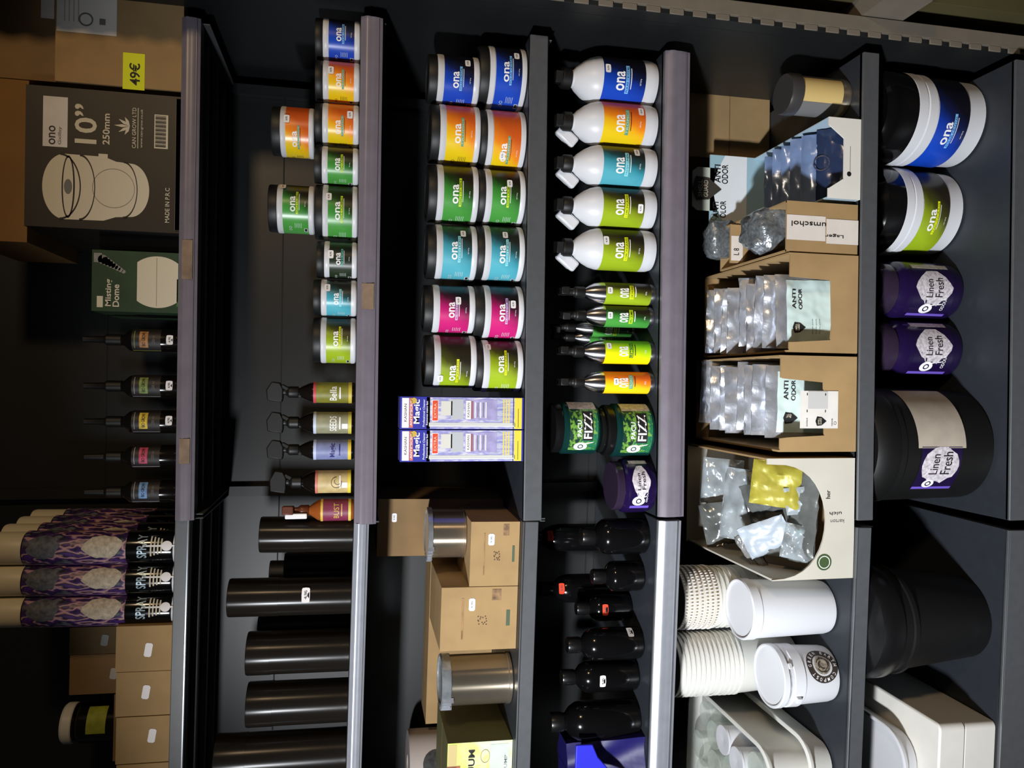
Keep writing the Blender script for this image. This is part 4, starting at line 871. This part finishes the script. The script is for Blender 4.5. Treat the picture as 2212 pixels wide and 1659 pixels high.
shield(mb, P2, -w*.36, h*.48, h*.07); mb.text('DOYPACK', P2, w*.18, h*.02, INKG, -w*.38, h*.66); mb.text('ODOR', P2, w*.16, h*.02, INKG, -w*.38, h*.33); mb.ring(P2, w*.03, w*.01, INKG, -w*.4, h*.29, 12)
mb.build('info_sheet', t)
# white carton of bags
X, Y, z, w, h = fit(1, 5, 988, 1250, 1656, .010, dep=.42)
X -= .002
t = root('white_carton', 'white carton with curved cut-out full of plastic bags on the fifth shelf', 'carton', 1, X, Y, z, 0)
WC = mat('white_carton_board', (190, 186, 174), .7, 0, 10, .05)
cut = [(-w*.985, h*.93)]+[(w*(-.985+1.89*(1-math.cos(a))/2), h*(.96-.63*math.sin(a)**.75)) for a in [math.pi*k/18 for k in range(1, 18)]]+[(w*.905, h*1.0)]
d = .42; th = .004
mb = MB(); mb.box(-w, w, -d/2, d/2, 0, th, CARD); mb.box(-w, w, d/2-th, d/2, th, h*.95, WC); mb.box(-w, -w+th, -d/2+th, d/2-th, th, h*.93, WC); mb.box(w-th, w, -d/2+th, d/2-th, th, h, CARD); mb.build('box_body', t)
mb = MB(); mb.prism([(-w, 0), (w, 0), (w, h)]+list(reversed(cut))+[(-w, h*.93)], -d/2-.0002, -d/2+th, WC)
P = front(-d/2-.001); P2 = front(-d/2-.0016)
GR = mat('dark_green_seal', (64, 84, 50), .5); mb.disc(P, h*.085, GR, -w*.72, h*.345, 24); mb.ring(P2, h*.062, h*.008, STICK, -w*.72, h*.345, 20)
mb.text('uich', lambda a, b: P(w*.08-b, h*.22+a), h*.14, w*.055, INKB); mb.text('karton', lambda a, b: P(-w*.05-b, h*.20+a), h*.16, w*.06, INKG); mb.text('her', P, w*.14, h*.05, INKB, w*.40, h*.31)
mb.build('front_wall', t)
M = Matrix.Translation((X, Y, z))
YB = mat('yellow_sachet', (158, 150, 56), .4, .1, 20, .15, .6)
WB_ = mat('white_packet', (166, 176, 186), .4, .1, 16, .08, .5)
GC = mat('grey_clear_bag', (120, 124, 122), .15, .5, 20, .35, 1.0)
items = [  # name, label, photo x, photo y, depth behind the front, width, height, lean back, turn, material, seed
 ('clear_bag', 'pale clear bag standing at the right rear of the white carton', 1560, 1040, .33, .115, .10, -20, 4, CLEAR),
 ('clear_bag', 'grey clear bag standing at the left rear of the white carton', 1562, 1130, .30, .11, .10, -25, -14, GC),
 ('clear_bag', 'clear bag piled low at the very back of the white carton', 1600, 1090, .22, .17, .09, -48, 6, CLEAR),
 ('clear_bag', 'clear bag with dark edge lying in the middle of the white carton', 1672, 1118, .11, .17, .11, -55, -24, GC),
 ('grey_bag', 'flat grey bag lying lowest across the white carton', 1710, 1110, .06, .20, .12, -62, 5, GC),
 ('yellow_sachet', 'creased yellow sachet lying in the white carton', 1676, 1046, .07, .098, .105, -38, 6, YB),
 ('white_packet', 'tilted white packet leaning in the white carton', 1656, 1160, .09, .080, .105, -34, -30, WB_),
 ('clear_bag', 'clear crumpled bag at the front left of the white carton', 1722, 1172, .03, .075, .06, -24, 12, CLEAR),
 ('clear_bag', 'glittering clear bag tucked behind the carton lettering', 1722, 1082, .04, .06, .05, -30, -10, CLEAR),
 ('striped_tube', 'grey striped tube bag lying at the lower left of the white carton', 1628, 1200, .13, .115, .038, -50, -34, mat('grey_tube', (150, 150, 150), .25, .5, 30, .4, .8)),
 ('tan_card', 'small tan card sticking up at the left rear of the white carton', 1527, 1128, .36, .045, .012, -35, -20, mat('tan_card_m', (190, 150, 108), .6)),
 ('teal_clip', 'small teal clip beside the white packet', 1722, 1152, .035, .018, .024, -40, -20, mat('teal_plastic', (80, 160, 150), .3))]
for sd, (nm, lb, px, py, dd, ww, hh_, rx, ry, mt) in enumerate(items):
    Yi = Y-d/2+dd; ix, iz = at(1, px, py, Yi)
    e = Matrix.Translation((ix, Yi, iz)) @ Matrix.Rotation(R(ry), 4, 'Y') @ Matrix.Rotation(R(rx), 4, 'X') @ Matrix.Translation((0, 0, -hh_/2))
    pouch(e, 1, nm, lb, nm.split('_')[1] if nm != 'striped_tube' else 'bag', ww, hh_, .016 if ww > .06 else .004, 0, 0, 0, mt=mt, seed=sd+20, group='bags and packets in the white carton', amp=.010 if ww > .07 else .0015)
# ------------------------------------------------------------------ white tubs, fifth shelf left bay
def lidtub(label, y0, y1, xt, xb, stamp=False, grp='white round tubs', z0=None, back=.02, handle=False, rim=True):
    X, Y, z, r, h = fit(2, 5, y0, y1, xt, back, xb, z0=z0)
    t = root('white_tub', label, 'tub', 2, X, Y, z, face(X, Y, .25 if stamp else 0), grp)
    rf = lambda q: r*(.90+.08*q/h)
    mb = MB(); mb.lathe([(r*.80, 0), (r*.87, .003), (r*.90, .012), (r*.97, h*.86), (r*.97, h*.9)], WHITE, 56); mb.build('tub_body', t)
    mb = MB()
    if stamp: mb.lathe([(r*.985, h*.62), (r*1.0, h*.63), (r*1.0, h*.80), (r*.97, h*.81), (r*.97, h*.9), (r*1.02, h*.905), (r*1.02, h*.985), (r*.99, h), (r*.94, h), (r*.92, h*.975), (0, h*.975)], WHITE, 56)
    else: mb.lathe([(r*.98, h*.88), (r*1.01, h*.89), (r*1.01, h*.985), (r*.98, h), (r*.94, h), (r*.92, h*.98), (0, h*.98)], WHITE, 56)
    mb.build('lid', t)
    if stamp:
        mb = MB(); P = cone(lambda q: rf(q)+.0012, 0, h*.30); P2 = cone(lambda q: rf(q)+.002, 0, h*.30); q = h*.27
        DK = mat('stamp_ink', (52, 44, 40), .6)
        mb.ring(P, q*.80, q*.35, DK, 0, 0, 30); mb.disc(P, q*.5, mat('stamp_mid', (150, 140, 124), .6, 0, 120, .5), 0, 0, 18)
        for k in range(6): mb.ring(P2, q*(.2+.05*k), q*.05, DK, q*.08*math.sin(k*2), q*.06*math.cos(k*3), 12, 1, 1, k, k+2.4)
        tx = 'GREEN EARTH COMPOST '
        for k, ch in enumerate(tx):
            if ch == ' ': continue
            a = math.pi/2-2*math.pi*k/len(tx); c_, s_ = math.cos(a-math.pi/2), math.sin(a-math.pi/2); cx_, cy_ = q*.8*math.cos(a), q*.8*math.sin(a)
            mb.text(ch, lambda u, v, c_=c_, s_=s_, cx_=cx_, cy_=cy_: P2(cx_+u*c_-v*s_, cy_+u*s_+v*c_), q*.13, q*.2, STICK)
        mb.build('stamp', t)
        mb = MB(); mb.box(-.006, .006, -r*1.06, -r*1.0, h*.84, h*.90, WHITE); mb.X = Matrix.Rotation(R(-62), 4, 'Z'); mb.box(-.007, .007, -r*1.12, -r*1.0, h*.70, h*.78, WHITE); mb.build('tear_tab', t, bevel=.001)
    return X, Y, z, r, h
A = lidtub('plain white round tub with lid at the front, beside the white carton', 1250, 1375, 1628, 1815)
B = lidtub('white round tub with dark round stamp on its side', 1392, 1520, 1695, 1822, True)
# nested stacks of tubs lying behind/on top
def nest(label, y0, y1, xt, xbase_z, n, back, fray, grp, step=.012):
    X, Y, z, r, h = fit(2, 5, y0, y1, xt, back)
    ht = h; ofr = fray
    for k in range(n):
        fray = ofr and k >= n-7
        zz = z+k*step
        t = root('nested_cup', '%s, %s' % (label, 'bottom cup' if k == 0 else ('top cup' if k == n-1 else 'cup %s above the bottom one' % ['one', 'two', 'three', 'four', 'five', 'six', 'seven', 'eight', 'nine', 'ten', 'eleven', 'twelve', 'thirteen', 'fourteen'][k-1])), 'cup', 2, X+.0003*math.sin(k*2.2), Y+.0003*math.cos(k*3), zz, .4*k, grp)
        hc = ht-(n-1)*step
        mb = MB(); mb.lathe([(r*.80, hc*.02), (r*.84, .004), (r*.965, hc-.004), (r*1.0, hc-.003), (r*1.0, hc), (r*.960, hc), (r*.956, hc-.004), (r*.834, .006), (0, .006)], MILK if not fray else mat('ribbed_white', (206, 200, 188), .4), 40); mb.build('cup_wall', t)
        if fray:
            mb = MB()
            for q in range(60):
                a = 2*math.pi*q/60; mb.box(r*1.0*math.sin(a)-.0012, r*1.0*math.sin(a)+.0012, -r*1.0*math.cos(a)-.0014, -r*1.0*math.cos(a)+.0012, hc-.0065, hc-.0005, STICK)
            mb.build('ribbed_rim', t)
nest('stack of ribbed white cups behind the plain tub', 1222, 1352, 1480, None, 14, .20, True, 'ribbed cups stacked on the fifth shelf', .013)
nest('stack of milky white tubs behind the stamped tub', 1362, 1495, 1470, None, 14, .17, False, 'milky tubs stacked on the fifth shelf', .012)
# rectangular tubs
def rrect(x0, x1, y0, y1, rad, n=7):
    pts = []
    for cx, cy, a0 in ((x1-rad, y1-rad, 0), (x0+rad, y1-rad, 90), (x0+rad, y0+rad, 180), (x1-rad, y0+rad, 270)):
        for k in range(n+1): a = R(a0+90*k/n); pts.append((cx+rad*math.cos(a), cy+rad*math.sin(a)))
    return pts
def rtub(name, label, cat, bay, x0, x1, y0, y1, z, h, mt, rad=.045, th=.003, rim=.008, taper=.012, grp=None, rz=0):
    cx, cy = (x0+x1)/2, (y0+y1)/2; t = root(name, label, cat, bay, cx, cy, z, rz, grp); a, b = (x1-x0)/2, (y1-y0)/2
    mb = MB(); L = []
    prof = [(-taper-.012, 0), (-taper-.002, .004), (-.001, h-.012), (rim*.8, h-.010), (rim, h-.006), (rim, h-.002), (rim*.6, h), (-.001, h), (-.004, h-.004), (-taper-th, .010)]
    for o, zz in prof: L.append([(x, y, zz) for x, y in rrect(-a-o, a+o, -b-o, b+o, max(.01, rad+o))])
    n = len(L[0]); vs = [p for q in L for p in q]; fs = []
    for i in range(len(L)-1): fs += [(i*n+k, i*n+(k+1) % n, (i+1)*n+(k+1) % n, (i+1)*n+k) for k in range(n)]
    fs += [tuple(reversed(range(n))), tuple((len(L)-1)*n+k for k in range(n))]
    mb.add(vs, fs, mt); mb.build('tub_body', t, sm=50); return t
# corner of the rim in the photo gives the placement
z5 = ZT[5]+.0006
Xc, Yc, _, _, _ = (0, 0, 0, 0, 0)
yfr = DF[5]+.03
xr5 = solve(2, (0, yfr+.03, z5+.05), 0, 1602, 'y'); x5l = xr5-.36
h5 = solve(2, (xr5-.06, yfr, 0), 2, 1748, 'x')-z5
rtub('rectangular_tub', 'lowest of the nested rectangular milky tubs, fifth shelf left edge', 'tub', 2, x5l, xr5, yfr, 1.93, z5, h5, MILK, .06, grp='nested rectangular tubs')
h6 = solve(2, (xr5-.06, yfr, 0), 2, 1665, 'x')-z5
rtub('rectangular_tub', 'upper nested rectangular milky tub carrying the clear lid tray, fifth shelf left edge', 'tub', 2, x5l+.022, xr5-.022, yfr+.012, 1.915, z5+.016, h6-.02, MILK, .06, grp='nested rectangular tubs')
zc5 = z5+h6-.06
CUPM = CLEARC
k = 0
ROWN = ['front row', 'second row', 'third row', 'fourth row', 'rear row']
COLN = ['rightmost', 'second from right', 'third from right', 'fourth from right']
for j in range(5):
    for i in range(3):
        cx = xr5-.075-.075*i-(.02 if j % 2 else 0); cy = yfr+.075+.067*j
        front_ = (i == 0 and j in (1, 2)) 
        t = root('clear_cup', ('white-lidded' if front_ else 'clear')+' round cup in the rectangular tub, %s, %s' % (ROWN[j], COLN[i]), 'cup', 2, cx, cy, z5+.03, 0, 'round cups in the rectangular tub')
        r = .033; h = h6-.035 + .012*math.sin(i*3+j)
        mb = MB(); mb.lathe([(r*.75, 0), (r*.8, .003), (r*.97, h-.006), (r*1.02, h-.005), (r*1.02, h), (r*.9, h), (0, h-.003)], WHITE if front_ else CUPM, 28); mb.build('cup_wall', t)
# base shelf: white foam tray and lidded container
z6 = ZT[6]+.0006
yb = solve(2, (-.62, 0, z6), 1, 2160, 'x')
xr6 = solve(2, (0, yb, z6), 0, 1558, 'y'); hb = solve(2, (xr6, yb, 0), 2, 2032, 'x')-z6
t = root('foam_box', 'closed white foam box on the base shelf at the lower left', 'box', 2, xr6-.20, yb+.23, z6, 0)
FB = mat('white_tray_plastic', (222, 220, 212), .45, 0, 20, .03)
mb = MB(); mb.slab(rrect(-.196, .196, -.226, .226, .012, 4), 0, hb*.55, FB); mb.build('box_body', t, bevel=.003)
mb = MB(); mb.slab(rrect(-.199, .199, -.229, .229, .014, 4), hb*.55+.0005, hb, FB); mb.build('lid', t, bevel=.004)
rtub('clear_container', 'low white container with clear rolled rim standing on the foam box', 'container', 2, xr6-.40, xr6-.055, yb+.05, yb+.43, z6+hb+.0008, .045, WHITE, .07, .004, .006, .006)
print('objects', len(bpy.data.objects))
